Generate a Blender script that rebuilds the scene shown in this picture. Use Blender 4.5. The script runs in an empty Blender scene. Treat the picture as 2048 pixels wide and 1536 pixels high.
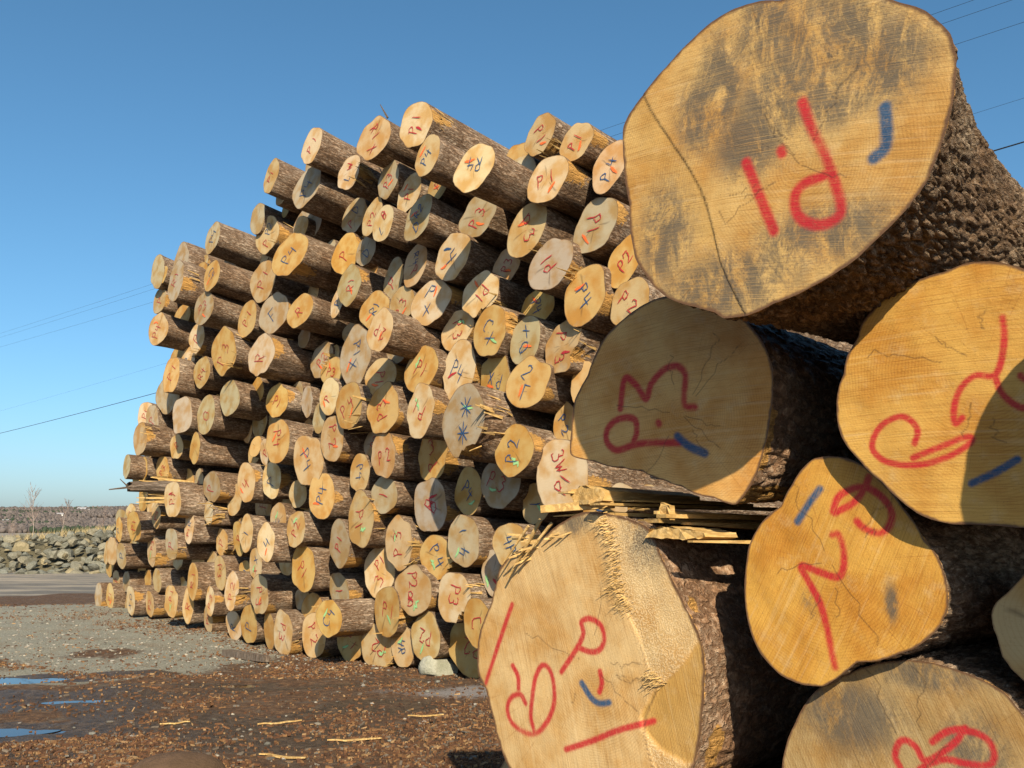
import bpy, math, random
import numpy as np
from mathutils import Matrix, Vector

# ------------------------------------------------------------------ camera, sky, sun, exposure
scn = bpy.context.scene
COL = scn.collection
cam = bpy.data.cameras.new('camera'); cam_o = bpy.data.objects.new('camera', cam); COL.objects.link(cam_o)
cam.sensor_width = 36.0; cam.lens = 33.4; cam.clip_start = .05; cam.clip_end = 9000
cam_o.location = (0, 0, 1.35); cam_o.rotation_euler = (math.radians(90) + math.atan(287/1900), 0, 0)
scn.camera = cam_o
scn.render.resolution_x, scn.render.resolution_y = 1024, 768

SUN_AZ = (.196, -.9806)            # horizontal direction towards the sun: behind the photographer, a little to the right
SUN_EL = math.radians(34)
world = bpy.data.worlds.new('World'); scn.world = world; world.use_nodes = True
wn = world.node_tree.nodes; wn.clear()
sky = wn.new('ShaderNodeTexSky'); sky.sky_type = 'NISHITA'; sky.sun_disc = False
sky.sun_elevation = SUN_EL; sky.sun_rotation = math.atan2(SUN_AZ[0], SUN_AZ[1])
sky.air_density = .9; sky.dust_density = 1.3; sky.ozone_density = 6.0; sky.altitude = 50
bg = wn.new('ShaderNodeBackground'); bg.inputs[1].default_value = .088
wo = wn.new('ShaderNodeOutputWorld')
hsv = wn.new('ShaderNodeHueSaturation'); hsv.inputs['Hue'].default_value = .484; hsv.inputs['Saturation'].default_value = 1.06
world.node_tree.links.new(sky.outputs[0], hsv.inputs['Color']); world.node_tree.links.new(hsv.outputs[0], bg.inputs[0]); world.node_tree.links.new(bg.outputs[0], wo.inputs[0])
sun = bpy.data.lights.new('sun', 'SUN'); sun.energy = 5.0; sun.angle = math.radians(.53); sun.color = (1, .87, .66)
sun_o = bpy.data.objects.new('sun', sun); COL.objects.link(sun_o)
sdir = Vector((SUN_AZ[0]*math.cos(SUN_EL), SUN_AZ[1]*math.cos(SUN_EL), math.sin(SUN_EL)))
sun_o.rotation_euler = sdir.to_track_quat('Z', 'Y').to_euler(); sun_o.location = (-4, -20, 20)
scn.view_settings.view_transform = 'Standard'; scn.view_settings.look = 'None'
scn.view_settings.exposure = .80; scn.view_settings.gamma = 1.0

R = math.radians
RNG = np.random.default_rng(11)
random.seed(11)

# ------------------------------------------------------------------ numpy noise
def _h(ix, iy, iz, s=0):
    n = (ix.astype(np.int64)*374761393 + iy.astype(np.int64)*668265263 + iz.astype(np.int64)*2147483647 + s*974634777) & 0x7fffffff
    n = ((n ^ (n >> 13)) * 1274126177) & 0x7fffffff
    n = ((n ^ (n >> 16)) * 1103515245 + 12345) & 0x7fffffff
    return ((n >> 7) & 0xffff) / 65535.0

def vnoise(p, s=0):
    p = np.asarray(p, float); i = np.floor(p).astype(np.int64); f = p - i; f = f*f*(3-2*f)
    x, y, z = i[..., 0], i[..., 1], i[..., 2]; fx, fy, fz = f[..., 0], f[..., 1], f[..., 2]
    def g(a, b, c): return _h(x+a, y+b, z+c, s)
    x00 = g(0,0,0)*(1-fx)+g(1,0,0)*fx; x10 = g(0,1,0)*(1-fx)+g(1,1,0)*fx
    x01 = g(0,0,1)*(1-fx)+g(1,0,1)*fx; x11 = g(0,1,1)*(1-fx)+g(1,1,1)*fx
    return (x00*(1-fy)+x10*fy)*(1-fz) + (x01*(1-fy)+x11*fy)*fz

def fbm(p, oct=4, s=0):
    p = np.asarray(p, float); a = .5; t = 0
    for k in range(oct):
        t = t + a*vnoise(p*(2**k), s+k*17); a *= .5
    return t/(1-.5**oct)

def worley(p, s=0):
    p = np.asarray(p, float); i = np.floor(p).astype(np.int64); f = p - i
    d1 = np.full(p.shape[:-1], 9.); d2 = d1.copy(); cid = np.zeros(p.shape[:-1])
    for a in (-1, 0, 1):
        for b in (-1, 0, 1):
            for c in (-1, 0, 1):
                x, y, z = i[..., 0]+a, i[..., 1]+b, i[..., 2]+c
                dx = a + _h(x, y, z, s+1) - f[..., 0]; dy = b + _h(x, y, z, s+2) - f[..., 1]; dz = c + _h(x, y, z, s+3) - f[..., 2]
                d = np.sqrt(dx*dx+dy*dy+dz*dz); m = d < d1
                d2 = np.where(m, d1, np.minimum(d2, d)); cid = np.where(m, _h(x, y, z, s+4), cid); d1 = np.where(m, d, d1)
    return d1, d2, cid

def v3(x, y, z=0.0):
    x, y, z = np.broadcast_arrays(x, y, z); return np.stack([x, y, z], -1)

def sstep(a, b, x):
    t = np.clip((x-a)/(b-a), 0, 1); return t*t*(3-2*t)

# ------------------------------------------------------------------ mesh helpers
def mesh_obj(name, verts, faces, mat=None, parent=None, smooth=False, attrs=None, colors=None):
    me = bpy.data.meshes.new(name)
    verts = np.asarray(verts, np.float32).reshape(-1, 3)
    if isinstance(faces, np.ndarray):
        n, k = faces.shape
        me.vertices.add(len(verts)); me.vertices.foreach_set('co', verts.ravel())
        me.loops.add(n*k); me.polygons.add(n)
        me.loops.foreach_set('vertex_index', faces.ravel().astype(np.int32))
        me.polygons.foreach_set('loop_start', np.arange(0, n*k, k, dtype=np.int32))
        me.polygons.foreach_set('loop_total', np.full(n, k, np.int32))
        me.update(calc_edges=True)
    else:
        me.from_pydata(verts.tolist(), [], faces); me.update()
    if smooth:
        me.polygons.foreach_set('use_smooth', np.ones(len(me.polygons), bool))
    for k, a in (attrs or {}).items():
        at = me.attributes.new(k, 'FLOAT', 'POINT'); at.data.foreach_set('value', np.asarray(a, np.float32).ravel())
    for k, a in (colors or {}).items():
        at = me.attributes.new(k, 'FLOAT_COLOR', 'POINT'); at.data.foreach_set('color', np.asarray(a, np.float32).ravel())
    o = bpy.data.objects.new(name, me)
    if mat: me.materials.append(mat)
    COL.objects.link(o)
    if parent: o.parent = parent
    return o

def grid_faces(rows, cols, wrap=False):
    c = cols if wrap else cols-1
    i, j = np.meshgrid(np.arange(rows-1), np.arange(c), indexing='ij'); j2 = (j+1) % cols
    return np.stack([i*cols+j, i*cols+j2, (i+1)*cols+j2, (i+1)*cols+j], -1).reshape(-1, 4)

def empty(name, mat4):
    o = bpy.data.objects.new(name, None); COL.objects.link(o); o.matrix_world = mat4; o.empty_display_size = .1
    return o

def tag(o, label=None, cat=None, group=None, kind=None):
    if label: o['label'] = label
    if cat: o['category'] = cat
    if group: o['group'] = group
    if kind: o['kind'] = kind
    return o

class Bag:
    """collects many small pieces that become one mesh"""
    def __init__(s): s.v = []; s.f = []; s.c = []; s.n = 0
    def add(s, v, f, c=None):
        v = np.asarray(v, float); s.v.append(v); s.f += [tuple(i+s.n for i in q) for q in f]; s.n += len(v)
        if c is not None: s.c.append(np.tile(np.array([*c, 1.0]), (len(v), 1)))
    def build(s, name, mat, parent=None, smooth=False):
        return mesh_obj(name, np.concatenate(s.v), s.f, mat, parent, smooth, colors={'tint': np.concatenate(s.c)} if s.c else None)

BOXF = [(0,3,2,1),(4,5,6,7),(0,1,5,4),(1,2,6,5),(2,3,7,6),(3,0,4,7)]
def sliver(a, b, w, t, side=None, tip=.15):
    """a tapering splinter from a to b, thick at a"""
    a, b = np.array(a, float), np.array(b, float); d = b-a; L = np.linalg.norm(d); d /= L
    ref = np.array(side if side is not None else (0, 0, 1.0)); x = np.cross(d, ref); x /= np.linalg.norm(x)+1e-9; y = np.cross(d, x)
    o = []
    for p, k in ((a, 1), (b, tip)):
        for sx, sy in ((-1,-1),(1,-1),(1,1),(-1,1)): o.append(p + x*sx*w*.5*k + y*sy*t*.5*k)
    return np.array(o), BOXF

# ------------------------------------------------------------------ materials
class NT:
    def __init__(s, name):
        s.m = bpy.data.materials.new(name); s.m.use_nodes = True; s.t = s.m.node_tree; s.t.nodes.clear()
        s.out = s.t.nodes.new('ShaderNodeOutputMaterial'); s.b = s.t.nodes.new('ShaderNodeBsdfPrincipled'); s.link(s.b.outputs[0], s.out.inputs[0])
    def link(s, a, b): s.t.links.new(a, b)
    def put(s, sock, v):
        if isinstance(v, bpy.types.NodeSocket): s.link(v, sock)
        elif v is not None:
            try: sock.default_value = v
            except Exception: sock.default_value = (*v, 1.0) if len(v) == 3 else v
    def n(s, t, **kw):
        nd = s.t.nodes.new('ShaderNode'+t)
        for k, v in kw.items(): setattr(nd, k, v)
        return nd
    def coord(s, out='Object'): return s.n('TexCoord').outputs[out]
    def mapping(s, vec, scale=(1,1,1), loc=None, rot=None):
        m = s.n('Mapping'); s.link(vec, m.inputs[0]); s.put(m.inputs['Scale'], scale)
        if loc is not None: s.put(m.inputs['Location'], loc)
        if rot is not None: s.put(m.inputs['Rotation'], rot)
        return m.outputs[0]
    def noise(s, vec, scale, detail=4, rough=.55, dist=0):
        q = s.n('TexNoise'); s.link(vec, q.inputs['Vector']); s.put(q.inputs['Scale'], scale); s.put(q.inputs['Detail'], detail); s.put(q.inputs['Roughness'], rough); s.put(q.inputs['Distortion'], dist)
        return q.outputs['Fac']
    def vor(s, vec, scale, feat='F1', out='Distance', rnd=1):
        q = s.n('TexVoronoi', feature=feat); s.link(vec, q.inputs['Vector']); s.put(q.inputs['Scale'], scale); s.put(q.inputs['Randomness'], rnd)
        return q.outputs[out]
    def ramp(s, fac, stops, interp='LINEAR'):
        q = s.n('ValToRGB'); q.color_ramp.interpolation = interp; s.link(fac, q.inputs[0]); e = q.color_ramp.elements
        while len(e) < len(stops): e.new(.5)
        for el, (p, c) in zip(e, stops): el.position = p; el.color = (*c, 1) if not isinstance(c, (int, float)) else (c, c, c, 1)
        return q.outputs[0]
    def rng(s, v, a, b, c=0., d=1.):
        q = s.n('MapRange'); q.interpolation_type = 'SMOOTHSTEP'; s.put(q.inputs[0], v)
        for i, x in enumerate((a, b, c, d)): s.put(q.inputs[i+1], x)
        return q.outputs[0]
    def math(s, op, a, b=None, c=None):
        q = s.n('Math', operation=op); s.put(q.inputs[0], a)
        if b is not None: s.put(q.inputs[1], b)
        if c is not None: s.put(q.inputs[2], c)
        return q.outputs[0]
    def mix(s, f, a, b, mode='MIX'):
        q = s.n('Mix', data_type='RGBA', blend_type=mode); s.put(q.inputs[0], f); s.put(q.inputs[6], a); s.put(q.inputs[7], b)
        return q.outputs[2]
    def attr(s, name, out='Fac'):
        q = s.n('Attribute', attribute_name=name); return q.outputs[out]
    def sep(s, v):
        q = s.n('SeparateXYZ'); s.link(v, q.inputs[0]); return q.outputs
    def comb(s, x, y, z):
        q = s.n('CombineXYZ'); s.put(q.inputs[0], x); s.put(q.inputs[1], y); s.put(q.inputs[2], z); return q.outputs[0]
    def bump(s, h, strength=.5, dist=.01, nrm=None):
        q = s.n('Bump'); s.put(q.inputs['Strength'], strength); s.put(q.inputs['Distance'], dist); s.link(h, q.inputs['Height'])
        if nrm is not None: s.link(nrm, q.inputs['Normal'])
        s.link(q.outputs[0], s.b.inputs['Normal']); return q.outputs[0]
    def base(s, c, rough=.8, spec=.3):
        s.put(s.b.inputs['Base Color'], c); s.put(s.b.inputs['Roughness'], rough); s.put(s.b.inputs['Specular IOR Level'], spec)

def plain(name, c, rough=.8, spec=.3, bump=None, var=.25, vs=6):
    k = NT(name); co = k.coord(); n = k.noise(co, vs, 5)
    k.base(k.mix(n, tuple(x*(1-var) for x in c), tuple(min(1, x*(1+var)) for x in c)), rough, spec)
    if bump: k.bump(k.noise(co, bump[0], 6), bump[1], bump[2])
    return k.m

M = {}
def make_end():
    k = NT('sawn_wood'); co = k.coord(); oi = k.n('ObjectInfo'); rnd = oi.outputs['Random']
    off = k.comb(k.math('MULTIPLY', rnd, 37.0), k.math('MULTIPLY', rnd, 91.0), k.math('MULTIPLY', rnd, 17.0))
    va = k.n('VectorMath', operation='ADD'); k.link(co, va.inputs[0]); k.link(off, va.inputs[1]); p = va.outputs[0]
    big = k.noise(p, 5.5, 3, .5)
    col = k.mix(k.rng(big, .38, .66), oi.outputs['Color'], k.mix(1.0, oi.outputs['Color'], (.86, .66, .40), 'MULTIPLY'))
    blot = k.rng(k.noise(p, 9, 4, .6), .6, .78)
    col = k.mix(k.math('MULTIPLY', blot, .45), col, (.30, .24, .16))
    rad = k.attr('rad')
    wob = k.math('ADD', rad, k.math('MULTIPLY', k.noise(p, 8, 2), .02))
    ring = k.math('SINE', k.math('MULTIPLY', wob, 560.0))
    col = k.mix(k.rng(ring, .1, 1, 0, .14), col, k.mix(1.0, col, (.66, .5, .36), 'MULTIPLY'))
    rot = k.comb(0, 0, k.math('MULTIPLY', rnd, 6.28))
    sw = k.noise(k.mapping(co, (14, 260, 1), rot=rot), 1.0, 2)
    col = k.mix(k.rng(sw, .5, .75, 0, .22), col, k.mix(1.0, col, (.62, .5, .38), 'MULTIPLY'))
    spk = k.rng(k.noise(p, 150, 2, .6), .62, .75)
    col = k.mix(k.math('MULTIPLY', spk, .25), col, (.14, .09, .05))
    crack = k.attr('crack'); col = k.mix(k.math('MULTIPLY', crack, .75), col, (.06, .035, .018))
    rim = k.rng(k.math('ADD', k.attr('rho'), k.math('MULTIPLY', k.noise(p, 40, 2), .03)), .985, 1.005)
    col = k.mix(k.math('MULTIPLY', rim, .8), col, (.15, .085, .045))
    k.base(col, .72, .25)
    k.bump(k.math('ADD', k.math('MULTIPLY', sw, .6), k.noise(p, 120, 3)), .22, .003)
    return k.m
M['end'] = make_end()

def make_bark(name, c0, c1, c2, bare=(.40, .215, .06), scale=1.0, rough=.85, spec=.2, strength=.9, dist=.012, stretch=.2):
    k = NT(name); co = k.coord(); oi = k.n('ObjectInfo'); rnd = oi.outputs['Random']
    off = k.comb(k.math('MULTIPLY', rnd, 13.0), k.math('MULTIPLY', rnd, 29.0), k.math('MULTIPLY', rnd, 7.0))
    va = k.n('VectorMath', operation='ADD'); k.link(co, va.inputs[0]); k.link(off, va.inputs[1]); p = va.outputs[0]
    st = k.mapping(p, (1, 1, stretch)); st2 = k.mapping(p, (1, 1, stretch*2.2))
    ridge = k.math('ABSOLUTE', k.math('SUBTRACT', k.noise(st, 30*scale, 5, .62, .35), .5))        # furrows along the stem
    plate = k.rng(ridge, .0, .10)
    flake = k.noise(st2, 58*scale, 5, .7); fine = k.noise(st2, 150*scale, 4, .7); big = k.noise(p, 3.0, 4, .6)
    tone = k.math('ADD', k.math('MULTIPLY', flake, .62), k.math('ADD', k.math('MULTIPLY', big, .45), k.math('MULTIPLY', fine, .25)))
    col = k.ramp(tone, [(.44, c0), (.63, c1), (.84, c2)])
    col = k.mix(k.rng(plate, 0, 1, .5, 0.), col, tuple(x*.5 for x in c0))
    silver = k.rng(k.noise(st2, 44*scale, 5, .72), .585, .70)
    col = k.mix(k.math('MULTIPLY', silver, .6), col, tuple(min(1, x*1.35) for x in c2))
    b = k.attr('bare'); fib = k.noise(k.mapping(p, (1, 1, .05)), 110, 4, .7)
    edge = k.rng(k.math('ADD', b, k.math('MULTIPLY', k.math('SUBTRACT', k.noise(p, 26, 5, .65), .5), 1.1)), .46, .60)
    wood = k.mix(k.rng(fib, .3, .7), tuple(x*.55 for x in bare), tuple(min(1, x*1.3) for x in bare))
    col = k.mix(edge, col, wood)
    k.base(col, rough, spec)
    h = k.math('ADD', k.math('MULTIPLY', plate, .6), k.math('ADD', k.math('MULTIPLY', flake, .9), k.math('MULTIPLY', fine, .4)))
    k.bump(h, strength, dist)
    return k.m
M['bark'] = make_bark('bark', (.045, .023, .011), (.18, .110, .063), (.46, .37, .275))
M['bark_furrowed'] = make_bark('furrowed_bark', (.060, .030, .013), (.17, .105, .058), (.36, .285, .20), scale=1.3, strength=1.0, dist=.012, stretch=.35)
M['bark_wet'] = make_bark('reddish_bark', (.095, .046, .021), (.26, .145, .078), (.52, .39, .27), scale=.8, rough=.5, spec=.3, strength=1.0, dist=.012, stretch=.55)

def paint(name, c):
    k = NT(name); co = k.coord(); k.base(c, .6, .3)
    tr = k.n('BsdfTransparent'); mx = k.n('MixShader')
    e = k.attr('edge'); a = k.rng(k.math('ADD', e, k.math('MULTIPLY', k.math('SUBTRACT', k.noise(co, 140, 3, .7), .5), .7)), .12, .55, 0, .93)
    k.link(a, mx.inputs[0]); k.link(tr.outputs[0], mx.inputs[1]); k.link(k.b.outputs[0], mx.inputs[2]); k.link(mx.outputs[0], k.out.inputs[0])
    return k.m
M['r'] = paint('red_paint', (.40, .024, .032)); M['b'] = paint('blue_paint', (.022, .070, .17))
M['o'] = paint('orange_paint', (.80, .15, .035)); M['g'] = paint('green_paint', (.30, .56, .24))

def make_near():
    k = NT('fresh_sawn_face'); co = k.coord(); oi = k.n('ObjectInfo')
    mk = k.n('Attribute', attribute_name='mask'); ms = k.sep(mk.outputs['Color']); m2 = k.n('Attribute', attribute_name='mask2'); m2s = k.sep(m2.outputs['Color'])
    rad = k.attr('rad'); saw = k.attr('saw'); along = k.attr('along')
    big = k.noise(co, 5, 4, .6)
    col = k.mix(k.rng(big, .36, .68), oi.outputs['Color'], k.mix(1.0, oi.outputs['Color'], (.80, .64, .42), 'MULTIPLY'))
    col = k.mix(k.math('MULTIPLY', m2s[0], .8), col, (.42, .245, .062))
    blot = k.rng(k.noise(co, 14, 5, .65), .52, .74)
    col = k.mix(k.math('MULTIPLY', blot, .35), col, (.55, .40, .21))
    rg = k.math('SINE', k.math('MULTIPLY', k.math('ADD', rad, k.math('MULTIPLY', k.noise(co, 7, 4), .030)), 820.0))
    vis = k.rng(k.noise(co, 3.5, 2), .34, .60)
    col = k.mix(k.math('MULTIPLY', k.rng(rg, -.3, 1, 0, .24), vis), col, k.mix(1.0, col, (.56, .40, .24), 'MULTIPLY'))
    sv = k.comb(k.math('MULTIPLY', along, 5.0), k.math('MULTIPLY', saw, 330.0), 0)
    s1 = k.noise(sv, 1.0, 3, .6)
    sv2 = k.comb(k.math('MULTIPLY', along, 3.0), k.math('MULTIPLY', saw, 90.0), 3.3)
    s2 = k.noise(sv2, 1.0, 2, .5)
    col = k.mix(k.rng(s1, .45, .74, 0, .5), col, k.mix(1.0, col, (.52, .38, .24), 'MULTIPLY'))
    col = k.mix(k.rng(s2, .57, .78, 0, .24), col, (.62, .46, .25))
    st = k.math('MULTIPLY', k.rng(ms[2], .02, .8), k.rng(k.noise(k.mapping(co, (1.7, .75, 1)), 8, 8, .8, .5), .36, .56))
    st = k.math('MULTIPLY', st, k.rng(k.noise(sv, 1.3, 3), .25, .55, .45, 1))
    col = k.mix(k.math('MULTIPLY', st, .92), col, (.095, .080, .06))
    grime = k.math('MULTIPLY', k.rng(ms[2], .0, .5), k.rng(k.noise(co, 120, 5, .75), .5, .66)); col = k.mix(k.math('MULTIPLY', grime, .55), col, (.09, .07, .05))
    spk = k.rng(k.noise(co, 210, 3, .6), .60, .72); col = k.mix(k.math('MULTIPLY', spk, .42), col, (.12, .075, .035))
    fz = k.math('MULTIPLY', m2s[1], k.rng(k.noise(co, 190, 2, .6), .45, .62)); col = k.mix(k.math('MULTIPLY', fz, .55), col, (.70, .55, .33))
    ray_ = k.noise(k.comb(k.math('MULTIPLY', k.attr('theta'), 46.0), k.math('MULTIPLY', rad, 3.0), 1.0), 1.0, 4, .7); col = k.mix(k.rng(ray_, .56, .74, 0, .5), col, k.mix(1.0, col, (.5, .36, .24), 'MULTIPLY'))
    pn = k.math('MULTIPLY', k.math('SUBTRACT', k.noise(co, 330, 2, .7), .5), .55)
    red = k.rng(k.math('ADD', ms[0], k.math('MULTIPLY', pn, k.rng(ms[0], 0, .15))), .04, 1.02, 0, .96)
    blu = k.rng(k.math('ADD', ms[1], k.math('MULTIPLY', pn, k.rng(ms[1], 0, .15))), .04, .95, 0, .96)
    skip = k.math('MULTIPLY', k.rng(s1, .28, .58, .78, 1), k.rng(k.noise(co, 85, 4, .7), .32, .50, .78, 1)); red = k.math('MULTIPLY', red, skip); blu = k.math('MULTIPLY', blu, skip)
    col = k.mix(red, col, (.40, .011, .020)); col = k.mix(blu, col, (.008, .060, .14))
    col = k.mix(k.math('MULTIPLY', mk.outputs['Alpha'], .88), col, (.045, .026, .013))
    rim = k.rng(k.math('ADD', k.attr('rho'), k.math('MULTIPLY', k.noise(co, 30, 4), .035)), .988, 1.012)
    col = k.mix(rim, col, (.12, .062, .030))
    k.base(col, .62, .3)
    h = k.math('ADD', k.math('MULTIPLY', s1, .8), k.math('ADD', k.noise(co, 160, 4, .7), k.math('MULTIPLY', s2, .7)))
    h = k.math('ADD', h, k.math('MULTIPLY', fz, 1.5))
    k.bump(h, .33, .003)
    return k.m
M['near'] = make_near()

def make_tint(name, rough=.85, spec=.25, bs=60, strength=.4, dist=.004, var=.35):
    k = NT(name); co = k.coord(); n = k.noise(co, bs, 5, .65)
    c = k.mix(1.0, k.attr('tint', 'Color'), k.ramp(n, [(.25, 1-var), (.75, 1+var*.5)]), 'MULTIPLY')
    k.base(c, rough, spec); k.bump(n, strength, dist); return k.m
M['tint'] = make_tint('litter')
M['splinter'] = make_bark('torn_wood', (.34, .20, .065), (.46, .29, .10), (.58, .42, .20), scale=.8, rough=.7, strength=.25, dist=.003, stretch=.12)
M['weathered'] = make_bark('weathered_wood', (.09, .065, .045), (.16, .12, .09), (.26, .22, .18), stretch=.1)

# ------------------------------------------------------------------ ground
PU = [(-4.3, 8.95, .95, .24, .22), (-3.32, 7.82, .32, .08, .05), (-3.52, 6.75, .34, .16, .1), (-3.1, 6.77, .22, .08, .1), (-2.8, 5.88, .3, .12, .1), (-5.6, 8.1, .6, .12, .1), (-2.5, 8.55, .35, .1, .15)]
def puddle_d(x, y):
    d = np.zeros_like(x)
    for a, b, ra, rb, sl in PU:
        xx = x-a; yy = (y-b)-sl*xx; w = .35*(fbm(v3(x*2.2, y*4.0, 5.), 3, 3)-.5)
        q = (xx/ra)**2+(yy/rb)**2
        d = np.maximum(d, np.exp(-q*1.1)*(1+w))
    return d
UX, UY = math.cos(R(48)), -math.sin(R(48))
def rut(x, y):   # wheel tracks through the mud
    t = y-(8.0+.28*(x+3)+.5*np.sin(x*.5)); return np.maximum(np.exp(-((t-.55)/.20)**2), np.exp(-((t+.95)/.22)**2))*sstep(1.2, -.5, x)
def pile_s(x, y):  # coordinates along and in front of the far pile's foot
    dx, dy = x+.386, y-9.037
    return dx*UX+dy*UY, -(dx*math.sin(R(48))+dy*math.cos(R(48)))
def ground_z(x, y):
    x = np.asarray(x, float); y = np.asarray(y, float)
    far = np.hypot(x, y); n = .05*(fbm(v3(x*.6, y*.6, 1.), 3, 1)-.5) + .036*(fbm(v3(x*3.2, y*3.2, 2.), 5, 2)-.5)*np.clip(30/(far+1e-3), 0, 1)
    s, q = pile_s(x, y)
    dip = -.09*np.exp(-((s+3.3)/2.6)**2)*sstep(2.2, .2, np.abs(q))
    berm = .05*np.exp(-((y-15.7)/.9)**2)
    return n*np.clip(120/(far+1), 0, 1) - .03*rut(x, y) + dip + berm - .030*puddle_d(x, y)
_gx = np.arange(-14, 6.01, .04); _gy = np.arange(2, 20.01, .04); _GZ = ground_z(*np.meshgrid(_gx, _gy))
def gz_at(x, y):
    i = min(max(int((y-2)/.04), 0), len(_gy)-1); j = min(max(int((x+14)/.04), 0), len(_gx)-1); return float(_GZ[i, j])
nr, na = 330, 420
rr = np.concatenate([[0], np.geomspace(1.2, 60, nr-40), np.geomspace(64, 6000, 39)])
ang = np.concatenate([np.linspace(R(40), R(140), 340, endpoint=False), np.linspace(R(140), R(400), 80, endpoint=False)])
gx = rr[:, None]*np.cos(ang)[None]; gy = rr[:, None]*np.sin(ang)[None]; gz = ground_z(gx, gy)
gz = np.where(rr[:, None] > 120, gz-3.0*sstep(120, 500, rr[:, None]), gz)
xs, ys = gx.ravel(), gy.ravel()
w1 = fbm(v3(xs*.45, ys*.45, 7.), 4, 7)-.5; w2 = fbm(v3(xs*1.6, ys*1.6, 9.), 4, 9)-.5
yy = ys + 4.4*w1 + 1.4*w2 + .25*(xs+3.)
s_, q_ = pile_s(xs, ys)
gravel = sstep(8.3, 9.7, yy)*sstep(16.6, 14.8, yy) * sstep(-2.0, -3.6, xs+2.*w1-.14*(ys-9))
mud = np.clip(.7*rut(xs, ys) + sstep(6.7, 7.3, yy)*sstep(8.7, 8.1, yy)*.75 + sstep(.05, .25, puddle_d(xs, ys)), 0, 1)
road = sstep(18.6, 20.6, ys+5.0*w1+1.2*w2+.10*(xs+9))
ice = np.exp(-(((xs+.55)/.75)**2+((ys-8.25)/.42)**2))*1.1*(.4+1.9*w2+.2)
mask = np.stack([np.clip(gravel, 0, 1), np.clip(mud, 0, 1), np.clip(road, 0, 1), np.clip(ice, 0, 1)], -1)
def make_ground():
    k = NT('yard_ground'); co = k.coord(); z = k.n('Attribute', attribute_name='zone'); zs = k.sep(z.outputs['Color'])
    n1 = k.noise(co, 2.1, 6, .65); n2 = k.noise(co, 16, 6, .7); n3 = k.noise(co, 60, 4, .7)
    mulch = k.ramp(n2, [(.30, (.030, .016, .009)), (.50, (.085, .045, .022)), (.66, (.17, .095, .045)), (.80, (.26, .17, .095))])
    mulch = k.mix(k.rng(k.noise(co, 5, 4), .5, .72, 0, .6), mulch, (.115, .105, .085))
    grav = k.ramp(n3, [(.28, (.12, .118, .092)), (.52, (.225, .22, .175)), (.75, (.36, .345, .28))])
    grav = k.mix(k.rng(n1, .48, .7, 0, .7), grav, (.16, .115, .07))
    mud_ = k.mix(k.rng(n2, .35, .7), (.036, .026, .018), (.10, .070, .046))
    rd = k.mix(k.rng(k.noise(k.mapping(co, (.12, .9, 1)), 1.6, 5, .6), .40, .62), (.13, .12, .105), (.30, .255, .195))
    g = k.math('ADD', zs[0], k.math('MULTIPLY', k.math('SUBTRACT', n2, .5), .9))
    col = k.mix(k.rng(g, .35, .65), mulch, grav)
    m = k.math('ADD', zs[1], k.math('MULTIPLY', k.math('SUBTRACT', n2, .5), .8))
    mm = k.rng(m, .40, .66); col = k.mix(mm, col, mud_)
    col = k.mix(k.rng(zs[2], .3, .7), col, rd)
    ic = k.rng(k.math('ADD', z.outputs['Alpha'], k.math('MULTIPLY', k.math('SUBTRACT', n3, .5), 1.2)), .45, .8)
    col = k.mix(k.math('MULTIPLY', ic, .6), col, (.30, .29, .29))
    k.base(col, k.rng(mm, 0, 1, .9, .5), .3)
    k.bump(k.math('ADD', n2, k.math('MULTIPLY', n3, .8)), .9, .03)
    return k.m
grd = mesh_obj('ground', v3(gx, gy, gz).reshape(-1, 3), grid_faces(len(rr), len(ang), True)[:, ::-1], make_ground(), smooth=True, colors={'zone': mask})
tag(grd, kind='structure')

k = NT('puddle_water'); k.base((.025, .018, .013), .02, .5); k.b.inputs['IOR'].default_value = 1.33
k.bump(k.noise(k.coord(), 9, 2), .02, .004); M['water'] = k.m
for a, b, ra, rb, sl in PU:
    th = np.linspace(0, 2*math.pi, 40, endpoint=False)
    px = a+ra*1.25*np.cos(th); py = b+rb*1.25*np.sin(th)+sl*(px-a)
    zc = float(np.mean(ground_z(np.array([a]), np.array([b])))) + .012
    o = mesh_obj('puddle', v3(px, py, np.full(40, zc)), [tuple(range(40))], M['water']); tag(o, kind='structure')

# ------------------------------------------------------------------ hill across the valley, houses, woods
def hill_z(x, y):
    t = sstep(700, 2000, y)
    ridge = 40 + 10*(fbm(v3(x/420, y/900, 3.), 3, 21)-.5)
    return -4 + t*ridge + 5*t*(fbm(v3(x/120, y/120, 8.), 3, 5)-.5)
hx = np.linspace(-2600, 1800, 260); hy = np.concatenate([np.linspace(500, 2200, 70), np.linspace(2300, 3200, 6)])
HX, HY = np.meshgrid(hx, hy); HZ = np.where(HY > 2200, hill_z(HX, np.full_like(HX, 2200))-(HY-2200)*.05, hill_z(HX, HY))
k = NT('far_hillside'); co = k.coord(); n = k.noise(co, .02, 6, .7); st = k.noise(k.mapping(co, (.0016, .012, 1)), 1.0, 4)
c = k.mix(k.rng(n, .4, .62), (.095, .078, .070), (.15, .125, .105)); c = k.mix(k.rng(st, .56, .66), c, (.24, .175, .115))  # slope browns muted in place of haze
k.base(c, .95, .1); M['hill'] = k.m
o = mesh_obj('hills', v3(HX, HY, HZ).reshape(-1, 3), grid_faces(len(hy), len(hx)), M['hill'], smooth=True); tag(o, kind='structure')

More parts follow.
